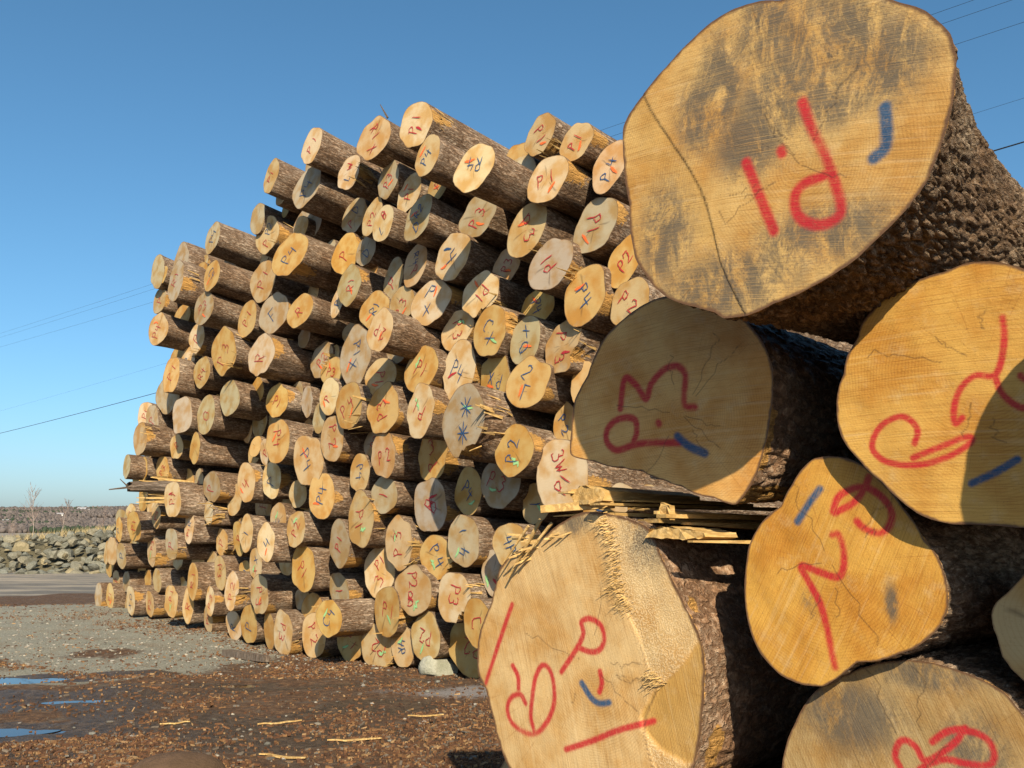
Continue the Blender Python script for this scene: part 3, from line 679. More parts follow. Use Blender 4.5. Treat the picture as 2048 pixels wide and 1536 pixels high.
FAR = [
(-3.234, 12.2, 6.019, 0.291, 0.22, 1.97, 't', '-', 'rP1@60', 'tan log marked red P1, upper centre left of the far pile'),
(-2.442, 11.022, 5.958, 0.272, 0.214, 1.94, 'p', '-', 'rP.1@60', 'pale log marked red P.1, topmost centre left of the far pile'),
(-1.541, 10.081, 5.647, 0.331, 0.248, 2.94, 't', '-', 'rR.1@-70,rx@-60', 'large tan log marked red R.1 and red x, topmost centre of the far pile'),
(-1.008, 9.429, 5.525, 0.264, 0.25, 2.09, 'p', 'b', 'rP.1@75,r-', 'pale log marked red P.1 plus red dash, topmost centre of the far pile'),
(-2.593, 11.488, 5.605, 0.356, 0.288, 2.91, 'g', '-', 'bP4@70', 'large grey log marked blue P4, upper centre left of the far pile'),
(-1.933, 10.755, 5.509, 0.234, 0.22, 2.17, 'p', 'bs', 'rW@80,bL@60', 'pale log marked red zigzag and blue L, upper centre of the far pile'),
(-1.382, 10.143, 5.189, 0.234, 0.213, 1.56, 'g', '-', 'rP3@65,o-', 'grey log marked red P3 plus orange dash, upper centre of the far pile'),
(-0.828, 8.871, 4.953, 0.226, 0.198, 1.47, 't', '-', 'bP4@60,o-', 'tan log marked blue P4 plus orange dash, upper centre of the far pile'),
(-0.753, 9.504, 4.94, 0.229, 0.212, -2.86, 'o', 'b', 'rP.3@45,o-', 'golden log marked red P.3 plus orange dash, upper centre right of the far pile'),
(-1.119, 9.911, 4.949, 0.236, 0.227, 0.94, 'p', '-', 'rP1@70,o-', 'pale log marked red P1 plus orange dash, upper centre of the far pile'),
(-0.967, 9.384, 4.49, 0.26, 0.238, -2.37, 'g', '-', 'bR2@50,bD@40,o-', 'grey log marked blue R2 and blue D and orange dash, upper centre of pile'),
(-1.587, 10.371, 4.836, 0.23, 0.218, 1.15, 't', '-', 'rP2@70', 'tan log marked red P2, upper centre of the far pile'),
(-1.388, 9.852, 4.588, 0.216, 0.202, -2.52, 'p', '-', 'rB@40,bL@30', 'pale log marked red blotch and blue L, upper centre of the far pile'),
(-1.962, 11.385, 5.192, 0.273, 0.247, -3.13, 'g', '-', 'bD@60,rP@50', 'large grey log marked blue D and red P, upper centre of the far pile'),
(-2.744, 12.254, 5.36, 0.364, 0.254, 3.05, 'g', '-', '-', 'large grey log without paint, upper centre left of the far pile'),
(0.257, 8.323, 4.934, 0.225, 0.195, -2.99, 't', 'b', 'rP.1@-70,o-', 'tan log marked red P.1, topmost right, above the pale red P.1 log'),
(0.548, 7.701, 4.604, 0.198, 0.168, -2.9, 't', 'b', 'rP.1@50,o-', 'tan log marked red P.1, topmost right, left of the tan blue P.4 log'),
(0.815, 7.584, 4.336, 0.237, 0.185, 1.15, 't', '-', 'bP.4@70,o-', 'tan log marked blue P.4 plus orange dash, upper right of the far pile'),
(-0.336, 7.966, 4.473, 0.262, 0.221, -2.98, 'p', '-', 'bR4@170,o-', 'pale log marked blue R4 plus orange dash, topmost centre right of the far pile'),
(-0.002, 8.79, 4.692, 0.313, 0.246, -3.01, 'g', 'b', 'rP.3@150,bP1@-60,o-', 'large grey log marked red P.3 blue P1 orange dash, upper right of pile'),
(0.304, 7.852, 4.324, 0.254, 0.205, -2.9, 'p', 'b', 'rP.1@10,o-', 'pale log marked red P.1 plus orange dash, upper right of the far pile'),
(-0.338, 8.984, 4.374, 0.256, 0.219, -2.7, 'g', '-', 'rP.3@60,o-', 'grey log marked red P.3 plus orange dash, upper centre right of the far pile'),
(0.131, 8.164, 3.975, 0.269, 0.225, -2.46, 't', 'b', 'rP.3@-60,o-', 'tan log marked red P.3 plus orange dash, upper right of the far pile'),
(0.699, 7.712, 3.865, 0.28, 0.221, -2.65, 'g', 'b', 'rP1@-90,o-', 'grey log marked red P1 plus orange dash, upper right of the far pile'),
(-2.014, 11.144, 4.626, 0.286, 0.264, -3.12, 'o', 'b', 'rP@60', 'large golden log marked red P, upper centre of the far pile'),
(-1.71, 10.747, 4.549, 0.197, 0.19, -2.77, 'g', '-', 'bD@60', 'grey log marked blue D, upper centre of the far pile'),
(-1.857, 10.551, 4.085, 0.244, 0.228, 1.63, 'g', 'b', 'rR1@80,o-', 'grey log marked red R1 plus orange dash, upper centre of the far pile'),
(-2.043, 10.878, 3.979, 0.212, 0.148, 1.67, 'p', '-', 'bP@80', 'pale log marked blue P, upper centre left of the far pile'),
(-1.025, 9.747, 4.095, 0.243, 0.216, 1.27, 't', '-', 'bR4@-80,rP@-40', 'tan log marked blue R4 and red P, upper centre of the far pile'),
(-1.315, 10.248, 4.065, 0.267, 0.187, 1.56, 'g', '-', 'rP@60', 'grey log marked red P, upper centre of the far pile'),
(-0.59, 9.144, 4.013, 0.293, 0.242, -2.91, 'p', '-', 'b-,b4@-60,o-', 'large pale log marked blue 4 plus blue dash, upper centre right of the far pile'),
(-1.541, 10.379, 3.757, 0.271, 0.218, 3.14, 'o', 'b', 'bR1@60,o-', 'golden log marked blue R1 plus orange dash, upper centre of the far pile'),
(-1.317, 9.294, 3.296, 0.238, 0.224, -3.11, 't', '-', 'r2.P@150,o-', 'tan log marked red 2.P plus orange dash, middle centre of the far pile'),
(-1.181, 9.92, 3.707, 0.249, 0.21, -3.08, 't', 'b', 'rP.3@60,o-', 'tan log marked red P.3 plus orange dash, upper centre of the far pile'),
(-0.828, 9.408, 3.611, 0.305, 0.233, -3.08, 'p', 'b', 'bP@-30,bx@0,o-', 'large pale log marked blue P blue x orange dash, upper centre right of pile'),
(-0.305, 8.887, 3.568, 0.259, 0.222, -2.87, 'p', 'k', 'rP1@-130,o-', 'pale log marked red P1 plus orange dash, upper centre right of the far pile'),
(-1.22, 9.963, 3.306, 0.245, 0.234, 1.56, 'g', 'b', 'rP.1@-60,o-', 'grey log marked red P.1 plus orange dash, middle centre of the far pile'),
(-0.543, 9.211, 3.279, 0.258, 0.214, -3.04, 't', 'b', 'rP.3@-80,g~', 'tan log marked red P.3 plus green smear, middle centre right of the far pile'),
(-0.209, 8.662, 3.157, 0.259, 0.242, -2.46, 'o', 'b', 'bC.x@-70,g-', 'golden log marked blue C.x plus green dash, upper centre right of the far pile'),
(-1.771, 10.575, 3.271, 0.369, 0.319, 1.74, 'g', '-', 'bP1@-80,bx@-80,o-', 'large grey log marked blue P1 and blue x and orange dash, middle centre of pile'),
(-1.939, 11.359, 3.701, 0.222, 0.165, 3.08, 'g', '-', '-', 'grey log without paint, middle centre of the far pile'),
(-0.055, 8.969, 3.87, 0.208, 0.175, -2.79, 't', '-', 'rP3@70,o-', 'tan log marked red P3 plus orange dash, upper right of the far pile'),
(0.329, 7.945, 3.593, 0.272, 0.222, -2.77, 'g', 'b', 'rP1@120', 'grey log marked red P1, upper right of the far pile'),
(0.237, 8.584, 3.37, 0.246, 0.172, -3.07, 'o', '-', 'bP4@-70,o-', 'golden log marked blue P4, middle right, above the grey blue x log'),
(0.607, 7.754, 3.271, 0.269, 0.226, 1.02, 'o', 'b', 'bP4@-60,o-', 'golden log marked blue P4, middle right, above the tan red P log'),
(0.927, 7.579, 3.523, 0.231, 0.173, 1.14, 'o', '-', 'rP2@50', 'golden log marked red P2, upper right of the far pile'),
(0.952, 7.492, 3.144, 0.222, 0.189, -2.39, 't', '-', 'rP.2@-40', 'tan log marked red P.2, middle right of the far pile'),
(0.119, 8.357, 3.013, 0.236, 0.217, 0.89, 'g', '-', 'bx@50,bQ@-60,o-', 'grey log marked blue x and blue Q and orange dash, middle right of pile'),
(0.43, 8.011, 2.887, 0.254, 0.231, -2.55, 't', 'k', 'rP@-100,r3@-80,r-', 'tan log marked red P and red 3 and red dash, middle right of pile'),
(-5.922, 15.424, 5.582, 0.342, 0.239, 2.13, 'g', '-', '-', 'large grey log without paint, topmost far left of the far pile'),
(-5.073, 13.943, 5.035, 0.385, 0.282, 2.16, 'g', 'bs', 'rR1@70', 'large grey log marked red R1, upper left of the far pile'),
(-5.333, 14.83, 5.577, 0.386, 0.27, 1.95, 'g', '-', '-', 'large grey log without paint, upper left of the far pile'),
(-4.231, 13.008, 4.862, 0.287, 0.226, 2.8, 'o', '-', 'bC4@-40,o-', 'golden log marked blue C4 plus orange dash, upper left of the far pile'),
(-4.408, 13.504, 5.569, 0.307, 0.242, 2.78, 'g', '-', 'bP4@70', 'large grey log marked blue P4, topmost left of the far pile'),
(-3.375, 12.656, 5.343, 0.336, 0.261, 2.98, 't', 'b', 'bP2@65,rP@60', 'large tan log marked blue P2 and red P, upper centre left of the far pile'),
(-2.769, 11.445, 4.709, 0.411, 0.288, 3.07, 'o', 'b', 'bP4@55', 'large golden log marked blue P4, upper centre left of the far pile'),
(-3.319, 12.295, 4.589, 0.358, 0.285, 2.94, 't', '-', 'rP.1@60', 'large tan log marked red P.1, upper centre left of the far pile'),
(-5.863, 15.419, 5.078, 0.289, 0.216, 2.5, 'g', 'b', 'rP@70', 'grey log marked red P, upper far left of the far pile'),
(-5.466, 14.38, 4.379, 0.358, 0.251, 2.81, 't', '-', 'rP4@70,o-', 'large tan log marked red P4 plus orange dash, upper far left of the far pile'),
(-5.328, 15.004, 4.716, 0.332, 0.232, 2.87, 'o', 'b', '-', 'large golden log without paint, upper left of the far pile'),
(-4.38, 13.174, 4.433, 0.363, 0.261, 2.89, 'g', '-', 'rP3@20,o-', 'large grey log marked red P3 plus orange dash, upper left of the far pile'),
(-3.562, 12.505, 4.125, 0.297, 0.254, 2.68, 'o', '-', 'rP.1@60', 'large golden log marked red P.1, upper left, left of the grey blue F log'),
(-3.07, 11.959, 4.081, 0.391, 0.274, 3.05, 'g', 'b', 'bF@40', 'large grey log marked blue F, upper centre left of the far pile'),
(-2.599, 11.375, 3.978, 0.317, 0.222, 3.05, 'o', '-', 'rR@40', 'large golden log marked red R, upper centre left of the far pile'),
(-4.662, 13.787, 4.118, 0.297, 0.228, 2.77, 'p', 'b', 'rP@60', 'large pale log marked red P, upper left of the far pile'),
(-3.927, 12.731, 3.724, 0.433, 0.313, 2.93, 'o', 's', 'rP.3@60', 'large golden log marked red P.3, upper left, right of the tan red R4 log'),
(-3.178, 11.84, 3.513, 0.381, 0.267, 3.02, 'p', 'b', 'rR@70', 'large pale log marked red R, middle centre left of the far pile'),
(-5.014, 14.476, 3.907, 0.255, 0.202, 2.51, 'p', 'k', 'bP@70,o-', 'pale log marked blue P plus orange dash, upper left of the far pile'),
(-5.06, 13.93, 3.591, 0.328, 0.257, 2.46, 'o', '-', 'rP.1@65', 'large golden log marked red P.1, middle left of the far pile'),
(-4.472, 13.516, 3.567, 0.33, 0.231, 2.93, 't', '-', 'rR4@60', 'large tan log marked red R4, upper left of the far pile'),
(-5.343, 14.602, 3.393, 0.431, 0.302, 2.99, 'g', '-', '-', 'large grey log without paint, middle left, right of the pale red P1 log'),
(-5.956, 15.343, 3.153, 0.293, 0.219, 2.6, 'p', '-', 'rP1@70', 'pale log marked red P1, middle far left of the far pile'),
(-5.683, 14.92, 3.03, 0.288, 0.22, 2.48, 'g', '-', 'rP@70', 'grey log marked red P, middle far left of the far pile'),
(-5.662, 14.419, 2.688, 0.334, 0.241, 2.75, 't', 'b', '-', 'large tan log without paint, middle far left of the far pile'),
(-6.118, 16.001, 2.698, 0.311, 0.222, 2.79, 'g', 'k', '-', 'large grey log without paint, middle far left of the far pile'),
(-4.777, 13.674, 2.96, 0.329, 0.261, 2.58, 'g', '-', '-', 'large grey log without paint, middle left, left of the grey red O log'),
(-4.267, 13.168, 2.906, 0.347, 0.276, 2.71, 'g', '-', 'rO@60', 'large grey log marked red O, middle left of the far pile'),
(-3.819, 12.73, 3.08, 0.309, 0.238, 2.86, 'g', '-', '-', 'large grey log without paint, middle left, right of the grey red O log'),
(-2.996, 11.996, 2.949, 0.294, 0.215, 2.99, 'o', 'b', 'rP1@-30', 'golden log marked red P1, middle centre left of the far pile'),
(-3.053, 12.537, 2.76, 0.202, 0.142, 3.03, 'p', '-', 'rP@60', 'pale log marked red P, middle centre left of the far pile'),
(-2.831, 11.453, 2.378, 0.295, 0.258, 2.52, 'o', '-', 'rP4@-80,o-', 'large golden log marked red P4 plus orange dash, middle centre left of the far pile'),
(-3.137, 12.092, 2.295, 0.181, 0.146, 2.02, 'p', 'k', 'rP@70', 'small pale log marked red P, middle centre left of the far pile'),
(-4.415, 13.213, 2.44, 0.242, 0.17, 2.02, 'o', '-', '-', 'golden log without paint, middle left, below the grey red O log'),
(-5.015, 14.178, 2.544, 0.237, 0.182, 2.7, 't', 'b', 'rR@50', 'tan log marked red R, middle left of the far pile'),
(-5.389, 15.132, 2.273, 0.208, 0.158, 2.25, 'g', '-', '-', 'grey log without paint, middle left of the far pile'),
(-5.73, 15.57, 2.689, 0.211, 0.148, 2.99, 'g', '-', '-', 'grey log without paint, middle far left, above the golden red P3 log'),
(-6.331, 15.64, 2.349, 0.235, 0.172, 2.35, 'g', '-', '-', 'grey log without paint, middle far left, left of the golden red P3 log'),
(-5.335, 14.534, 2.231, 0.255, 0.196, 2.63, 'o', 'bs', 'rP3@60', 'golden log marked red P3, middle far left of the far pile'),
(-4.761, 13.418, 1.741, 0.318, 0.245, 2.7, 'p', 'b', 'rP1@80,r-', 'large pale log marked red P1 plus red dash, lower left of the far pile'),
(-4.889, 14.456, 1.986, 0.265, 0.186, 1.97, 'o', '-', '-', 'golden log without paint, middle left, right of the pale red P1 log'),
(-4.625, 14.103, 2.0, 0.23, 0.175, 2.14, 'g', '-', 'rP@60', 'grey log marked red P, middle left, right of the pale red P1 log'),
(-4.16, 13.229, 1.907, 0.295, 0.21, 2.92, 'g', 'b', 'rP@80', 'grey log marked red P, middle left, left of the tan red 4 log'),
(-4.201, 13.274, 1.55, 0.172, 0.12, 1.97, 'g', 'bs', '-', 'small grey log without paint, lower left, right of the pale blue R log'),
(-5.776, 15.322, 1.674, 0.174, 0.133, 2.38, 'p', '-', '-', 'small pale log without paint, lower far left of the far pile'),
(-5.397, 14.543, 1.531, 0.215, 0.158, 2.18, 't', 'b', 'rP4@80', 'tan log marked red P4, lower far left of the far pile'),
(-5.81, 14.762, 1.369, 0.303, 0.223, 2.72, 'o', '-', 'rP1@80', 'large golden log marked red P1, lower far left of the far pile'),
(-6.445, 15.767, 1.314, 0.225, 0.157, 2.13, 'o', '-', 'bP@80', 'golden log marked blue P, lower far left of the far pile'),
(-6.338, 15.947, 1.597, 0.21, 0.147, 3.02, 'p', '-', 'rP@70', 'pale log marked red P, lower far left of the far pile'),
(-6.598, 16.235, 1.435, 0.264, 0.198, 2.46, 'g', '-', '-', 'grey log without paint, lower far left of the far pile'),
(-4.513, 13.441, 1.347, 0.234, 0.165, 2.03, 'p', '-', 'bR@80,rP1@80', 'pale log marked blue R and red P1, lower left of the far pile'),
(-4.835, 13.679, 1.123, 0.261, 0.206, 2.51, 'g', 'b', 'rP@80', 'grey log marked red P, lower left, right of the tan red P3 log'),
(-5.645, 15.535, 1.233, 0.165, 0.123, 2.76, 'g', '-', '-', 'small grey log without paint, lower far left of the far pile'),
(-5.501, 14.718, 1.008, 0.257, 0.183, 2.12, 't', 'b', 'rP3@80,gx', 'tan log marked red P3 and green x, lower far left of the far pile'),
(-4.03, 13.384, 1.147, 0.213, 0.167, 2.15, 't', 'k', 'rP@70', 'tan log marked red P, lower left of the far pile'),
(-4.611, 14.865, 1.115, 0.279, 0.206, 2.04, 'g', '-', 'rP@70', 'grey log marked red P, lower left, above the tan red P3 log'),
(-6.621, 15.962, 0.959, 0.277, 0.207, 2.45, 't', '-', '-', 'tan log without paint, lower far left, left of the grey blue P log'),
(-7.021, 16.705, 0.916, 0.221, 0.155, 2.2, 't', '-', '-', 'tan log without paint, lower far left, above the pale blue O log'),
(-6.112, 15.098, 0.913, 0.229, 0.172, 2.38, 'g', '-', 'bP@80', 'grey log marked blue P, lower far left of the far pile'),
(-6.66, 16.304, 0.479, 0.203, 0.149, 2.77, 't', '-', 'rP@80', 'tan log marked red P, bottom far left of the far pile'),
(-6.143, 15.431, 0.5, 0.208, 0.154, 2.77, 'g', 'b', '-', 'grey log without paint, bottom far left, above the pale blue O log'),
(-5.749, 15.293, 0.546, 0.18, 0.139, 2.69, 'o', 'b', '-', 'small golden log without paint, bottom far left of the far pile'),
(-5.319, 14.516, 0.563, 0.222, 0.173, 2.66, 't', '-', '-', 'tan log without paint, bottom far left of the far pile'),
(-5.354, 15.152, 0.761, 0.161, 0.123, 2.72, 'g', '-', '-', 'small grey log without paint, lower left, right of the tan red P3 log'),
(-4.32, 13.108, 0.639, 0.265, 0.185, 1.98, 'o', 'b', 'rR.1@85', 'golden log marked red R.1, lower left of the far pile'),
(-3.905, 12.946, 0.751, 0.239, 0.19, 2.22, 't', 'b', 'rP3@-80', 'tan log marked red P3, lower left of the far pile'),
(-3.534, 12.234, 0.56, 0.256, 0.203, 2.09, 'p', 'k', 'rP.2@85', 'pale log marked red P.2, lower left of the far pile'),
(-6.955, 16.333, 0.211, 0.233, 0.163, 2.01, 'g', 'b', '-', 'grey log without paint, bottom far left, left of the pale blue O log'),
(-6.593, 15.93, 0.232, 0.222, 0.159, 2.11, 't', '-', 'rP1@80,o-', 'tan log marked red P1 plus orange dash, bottom far left of the far pile'),
(-5.781, 14.73, 0.258, 0.243, 0.193, 2.33, 'p', 'b', 'bO@70,bx@60', 'pale log marked blue O and blue x, bottom far left of the far pile'),
(-5.396, 14.482, 0.225, 0.207, 0.158, 2.11, 't', 'b', 'rP2@80', 'tan log marked red P2, bottom far left of the far pile'),
(-4.774, 13.612, 0.327, 0.24, 0.191, 2.19, 't', 'b', 'rP.1@80,gx', 'tan log marked red P.1 and green x, bottom left of the far pile'),
(-4.459, 13.382, 0.288, 0.239, 0.167, 1.85, 't', '-', 'rR@80', 'tan log marked red R, bottom left of the far pile'),
(-4.82, 14.261, 0.475, 0.14, 0.098, 3.06, 'p', '-', '-', 'small pale log without paint, lower left, left of the golden red R.1 log'),
(-4.025, 12.959, 0.381, 0.204, 0.149, 1.95, 'p', 'b', 'rP.3@70', 'pale log marked red P.3, bottom left of the far pile'),
(-4.104, 13.166, 0.135, 0.195, 0.157, 2.04, 't', 'b', 'rP4@80', 'tan log marked red P4, bottom left of the far pile'),
(-3.568, 12.511, 0.107, 0.209, 0.18, 2.77, 'p', '-', 'bR@70', 'pale log marked blue R, bottom left of the far pile'),
(-3.249, 12.038, 0.169, 0.266, 0.229, 2.79, 'o', '-', 'bP@80', 'golden log marked blue P, bottom left of the far pile'),
(-3.89, 13.826, 0.879, 0.154, 0.117, 2.04, 'o', '-', '-', 'small golden log without paint, lower left of the far pile'),
(-3.522, 12.759, 0.786, 0.173, 0.131, 2.86, 'o', '-', 'b4@80', 'small golden log marked blue 4, lower left of the far pile'),
(-3.235, 12.201, 0.893, 0.22, 0.181, 2.25, 'p', '-', 'bx@70,rx@60,g~', 'pale log marked blue x and red x and green smear, lower left of pile'),
(-3.042, 11.688, 0.554, 0.268, 0.229, 2.6, 't', 'b', 'rP.3@-85,o-', 'tan log marked red P.3 plus orange dash, lower left of the far pile'),
(-3.423, 12.291, 1.925, 0.275, 0.225, 2.15, 't', 'b', 'r4@60,o-', 'tan log marked red 4 plus orange dash, lower left of the far pile'),
(-3.017, 11.959, 1.936, 0.256, 0.221, 2.41, 'p', 'b', 'bP@70', 'pale log marked blue P, lower centre left of the far pile'),
(-3.362, 12.94, 1.657, 0.292, 0.232, 2.05, 't', '-', 'rP@80', 'large tan log marked red P, lower centre left of the far pile'),
(-2.602, 11.618, 1.758, 0.235, 0.174, 2.97, 'p', 's', '-', 'pale log without paint, lower centre left of the far pile'),
(-2.341, 10.91, 2.119, 0.334, 0.295, 2.2, 't', '-', 'bP4@-60,o-', 'large tan log marked blue P4 plus orange dash, middle centre left of the far pile'),
(-2.125, 10.67, 1.704, 0.28, 0.249, 2.32, 'o', 'b', 'bP4@80,o-', 'large golden log marked blue P4 plus orange dash, lower centre left of the far pile'),
(-2.857, 11.722, 1.427, 0.255, 0.218, 2.53, 't', 'b', 'bx4@20,g~', 'tan log marked blue x4 plus green smear, lower centre left of the far pile'),
(-2.452, 10.913, 1.333, 0.235, 0.203, 2.53, 't', '-', 'rP2@70,g~', 'tan log marked red P2 plus green smear, lower centre left of the far pile'),
(-2.416, 11.59, 1.473, 0.191, 0.163, 2.71, 'g', '-', '-', 'grey log without paint, lower centre left of the far pile'),
(-2.839, 11.104, 1.184, 0.232, 0.178, 2.0, 'p', '-', 'b4@60,o-', 'pale log marked blue 4 plus orange dash, lower centre left of the far pile'),
(-3.432, 12.42, 1.275, 0.257, 0.18, 1.82, 't', '-', 'b1@80', 'tan log marked blue 1, lower left of the far pile'),
(-3.622, 12.751, 1.208, 0.229, 0.16, 1.83, 'o', 'k', 'rP@80', 'golden log marked red P, lower left of the far pile'),
(-2.54, 12.386, 1.091, 0.242, 0.204, 2.12, 'p', 'b', 'rP.3@80', 'pale log marked red P.3, lower centre left of the far pile'),
(-1.872, 10.448, 1.176, 0.267, 0.2, 1.87, 'g', 'b', 'rP1@70', 'grey log marked red P1, lower centre left of the far pile'),
(-1.602, 10.149, 1.434, 0.305, 0.257, 1.96, 't', 'b', 'rP1@-80,g~', 'large tan log marked red P1 plus green smear, lower centre of the far pile'),
(-1.663, 10.396, 1.938, 0.223, 0.199, 2.04, 't', '-', 'bP4@-85', 'tan log marked blue P4, middle centre of the far pile'),
(-2.721, 11.63, 0.969, 0.218, 0.182, 2.64, 't', '-', 'bR@-50', 'tan log marked blue R, lower centre left of the far pile'),
(-2.359, 10.929, 0.895, 0.286, 0.24, 2.2, 'o', '-', 'rP1@-40', 'large golden log marked red P1, lower centre left of the far pile'),
(-2.001, 10.532, 2.328, 0.266, 0.243, 2.33, 't', 'b', 'rP@-80,r2@-70,o-', 'tan log marked red P and red 2 and orange dash, middle centre left of pile'),
(-1.411, 10.056, 2.944, 0.272, 0.217, 3.09, 't', 'b', 'rP1@-95,o-', 'tan log marked red P1 plus orange dash, middle centre of the far pile'),
(-1.338, 9.795, 2.571, 0.295, 0.265, 2.97, 'o', 'b', 'rP3@110,o-', 'large golden log marked red P3 plus orange dash, middle centre of the far pile'),
(-1.769, 10.214, 2.653, 0.284, 0.265, 2.57, 'o', 's', 'rP.4@35,o-', 'large golden log marked red P.4 plus orange dash, middle centre of the far pile'),
(-2.131, 10.975, 2.862, 0.233, 0.199, 1.87, 'p', '-', 'rP.@70,o-', 'pale log marked red P. plus orange dash, middle centre left of the far pile'),
(-2.168, 11.315, 3.205, 0.264, 0.185, 3.07, 'o', '-', 'rP3@-10,o-', 'golden log marked red P3 plus orange dash, middle centre left of the far pile'),
(-2.37, 11.659, 3.413, 0.261, 0.231, 2.87, 'g', 'bs', 'rP2@50,o-', 'grey log marked red P2 plus orange dash, middle centre left of the far pile'),
(-2.555, 11.745, 2.905, 0.205, 0.143, 1.78, 'g', '-', '-', 'grey log without paint, middle centre left of the far pile'),
(-2.29, 11.211, 2.636, 0.193, 0.135, 1.77, 'g', '-', '-', 'small grey log without paint, middle centre left of the far pile'),
(-0.911, 9.381, 2.916, 0.299, 0.243, -3.14, 'o', 'b', 'rP1@-30,g~', 'large golden log marked red P1 plus green smear, middle centre of the far pile'),
(-0.516, 9.062, 2.85, 0.294, 0.25, 1.5, 'p', 'b', 'bP4@-30,r-', 'large pale log marked blue P4 plus red dash, middle centre right of the far pile'),
(-0.161, 8.727, 2.735, 0.235, 0.222, 1.17, 'o', '-', 'bP.x@160,o-', 'golden log marked blue P.x plus orange dash, middle centre right of the far pile'),
(0.135, 8.219, 2.605, 0.264, 0.233, -2.95, 'o', 'b', 'b2@-40,bF@-20,o-', 'golden log marked blue 2 and blue F and orange dash, middle right of pile'),
(-0.884, 9.112, 2.464, 0.27, 0.223, 1.64, 'p', 'b', 'rP.1@150,g~', 'pale log marked red P.1 plus green smear, middle centre of the far pile'),
(-0.432, 8.371, 2.287, 0.321, 0.291, 1.58, 'g', 'ks', 'b*@20,b*@50,g-', 'large grey log marked blue starburst blue starburst green dash, middle centre right of pile'),
(0.091, 9.464, 2.431, 0.244, 0.171, -3.14, 'g', '-', 'bP@70,r-', 'grey log marked blue P plus red dash, middle right of the far pile'),
(0.017, 8.231, 2.012, 0.243, 0.225, -3.13, 'o', 'b', 'bP.2@85,g~', 'golden log marked blue P.2 plus green smear, middle right of the far pile'),
(0.462, 8.275, 2.235, 0.2, 0.142, 1.52, 'o', '-', 'bP.2@-60', 'golden log marked blue P.2, lower right of the far pile'),
(0.414, 7.969, 1.789, 0.308, 0.307, 0.89, 'p', 'b', 'r3W@-70,rP1@60', 'large pale log marked red 3W and red P1, lower right of the far pile'),
(0.597, 7.945, 2.557, 0.186, 0.142, 1.42, 'o', '-', '-', 'small golden log without paint, lower right of the far pile'),
(-0.801, 9.558, 2.073, 0.279, 0.267, 2.2, 'o', 'b', 'r3@20,rP@130', 'large golden log marked red 3 and red P, middle centre right of the far pile'),
(-1.504, 10.338, 2.245, 0.221, 0.178, 3.02, 'g', '-', 'rP2@60', 'grey log marked red P2, middle centre of the far pile'),
(-1.324, 9.78, 2.096, 0.25, 0.222, 1.89, 't', 'b', 'rP.2@10', 'tan log marked red P.2, middle centre of the far pile'),
(-1.32, 9.896, 1.686, 0.232, 0.197, 2.92, 'g', 'b', 'r1@-110', 'grey log marked red 1, lower centre of the far pile'),
(-0.814, 9.512, 1.572, 0.289, 0.27, 2.39, 'g', 'b', 'rB@60,r-', 'large grey log marked red blotch plus red dash, lower centre right of the far pile'),
(-0.419, 9.193, 1.7, 0.239, 0.214, 1.8, 'o', '-', 'bP4@-40,g-', 'golden log marked blue P4 plus green dash, lower centre right of the far pile'),
(-0.108, 8.788, 1.77, 0.287, 0.25, 3.07, 'g', '-', 'rP.3@-20,g-', 'large grey log marked red P.3 and green dash, lower centre right of pile'),
(-0.452, 8.931, 1.231, 0.248, 0.23, 2.23, 'g', 'b', 'b1.@-80,b4@70,g-', 'grey log marked blue 1. and blue 4 and green dash, lower centre right of pile'),
(-1.156, 9.833, 1.196, 0.281, 0.248, 2.08, 't', 'bs', 'rP.3@100,g-', 'large tan log marked red P.3 plus green dash, lower centre of the far pile'),
(-0.726, 9.295, 1.064, 0.258, 0.216, 2.91, 'o', 'k', 'bP.4@-60,g~', 'golden log marked blue P.4 plus green smear, lower centre right of the far pile'),
(-1.399, 10.222, 0.89, 0.298, 0.262, 2.58, 'p', '-', 'rP1@50,r3@70', 'large pale log marked red P1 and red 3, lower centre of the far pile'),
(-0.964, 9.44, 0.741, 0.308, 0.238, 3.02, 't', 'b', 'rP2@-80,rB@0,g~', 'large tan log marked red P2 and red blotch and green smear, lower centre of pile'),
(-0.531, 8.899, 0.713, 0.248, 0.231, 2.5, 'p', 'k', 'rP3@-100', 'pale log marked red P3, lower centre right of the far pile'),
(-1.255, 9.763, 0.518, 0.267, 0.247, 2.53, 'o', 'b', 'rP.1@-10,g-', 'golden log marked red P.1, bottom centre, left of the tan red P2 log'),
(-1.743, 10.485, 0.144, 0.251, 0.212, 3.05, 'o', '-', 'rP.1@-50,g-', 'golden log marked red P.1, bottom centre, below the golden blue C.4 log'),
(-1.38, 10.021, 0.134, 0.284, 0.233, 3.11, 't', 'bs', 'rP2@150,g~', 'tan log marked red P2 plus green smear, bottom centre of the far pile'),
(-1.079, 9.687, 0.177, 0.205, 0.191, 2.97, 't', '-', 'b4R@-90,g-', 'tan log marked blue 4R plus green dash, bottom centre of the far pile'),
(-0.826, 9.346, 0.315, 0.25, 0.235, 2.87, 'p', 'b', 'rP2@170,g-', 'pale log marked red P2 plus green dash, bottom centre of the far pile'),
(-0.381, 9.031, 0.259, 0.31, 0.274, -3.14, 'o', '-', 'rP2@170', 'large golden log marked red P2, bottom centre right of the far pile'),
(-0.302, 8.525, 0.523, 0.217, 0.207, 2.11, 'o', '-', 'rC@-60', 'golden log marked red C, bottom centre right of the far pile'),
(-0.174, 8.802, 0.944, 0.212, 0.148, 1.71, 'g', '-', 'r-,g~', 'grey log with red dash, lower centre right of the far pile'),
(-0.015, 8.326, 1.188, 0.224, 0.204, 2.8, 't', '-', 'b4P@-70,g-', 'tan log marked blue 4P plus green dash, lower right of the far pile'),
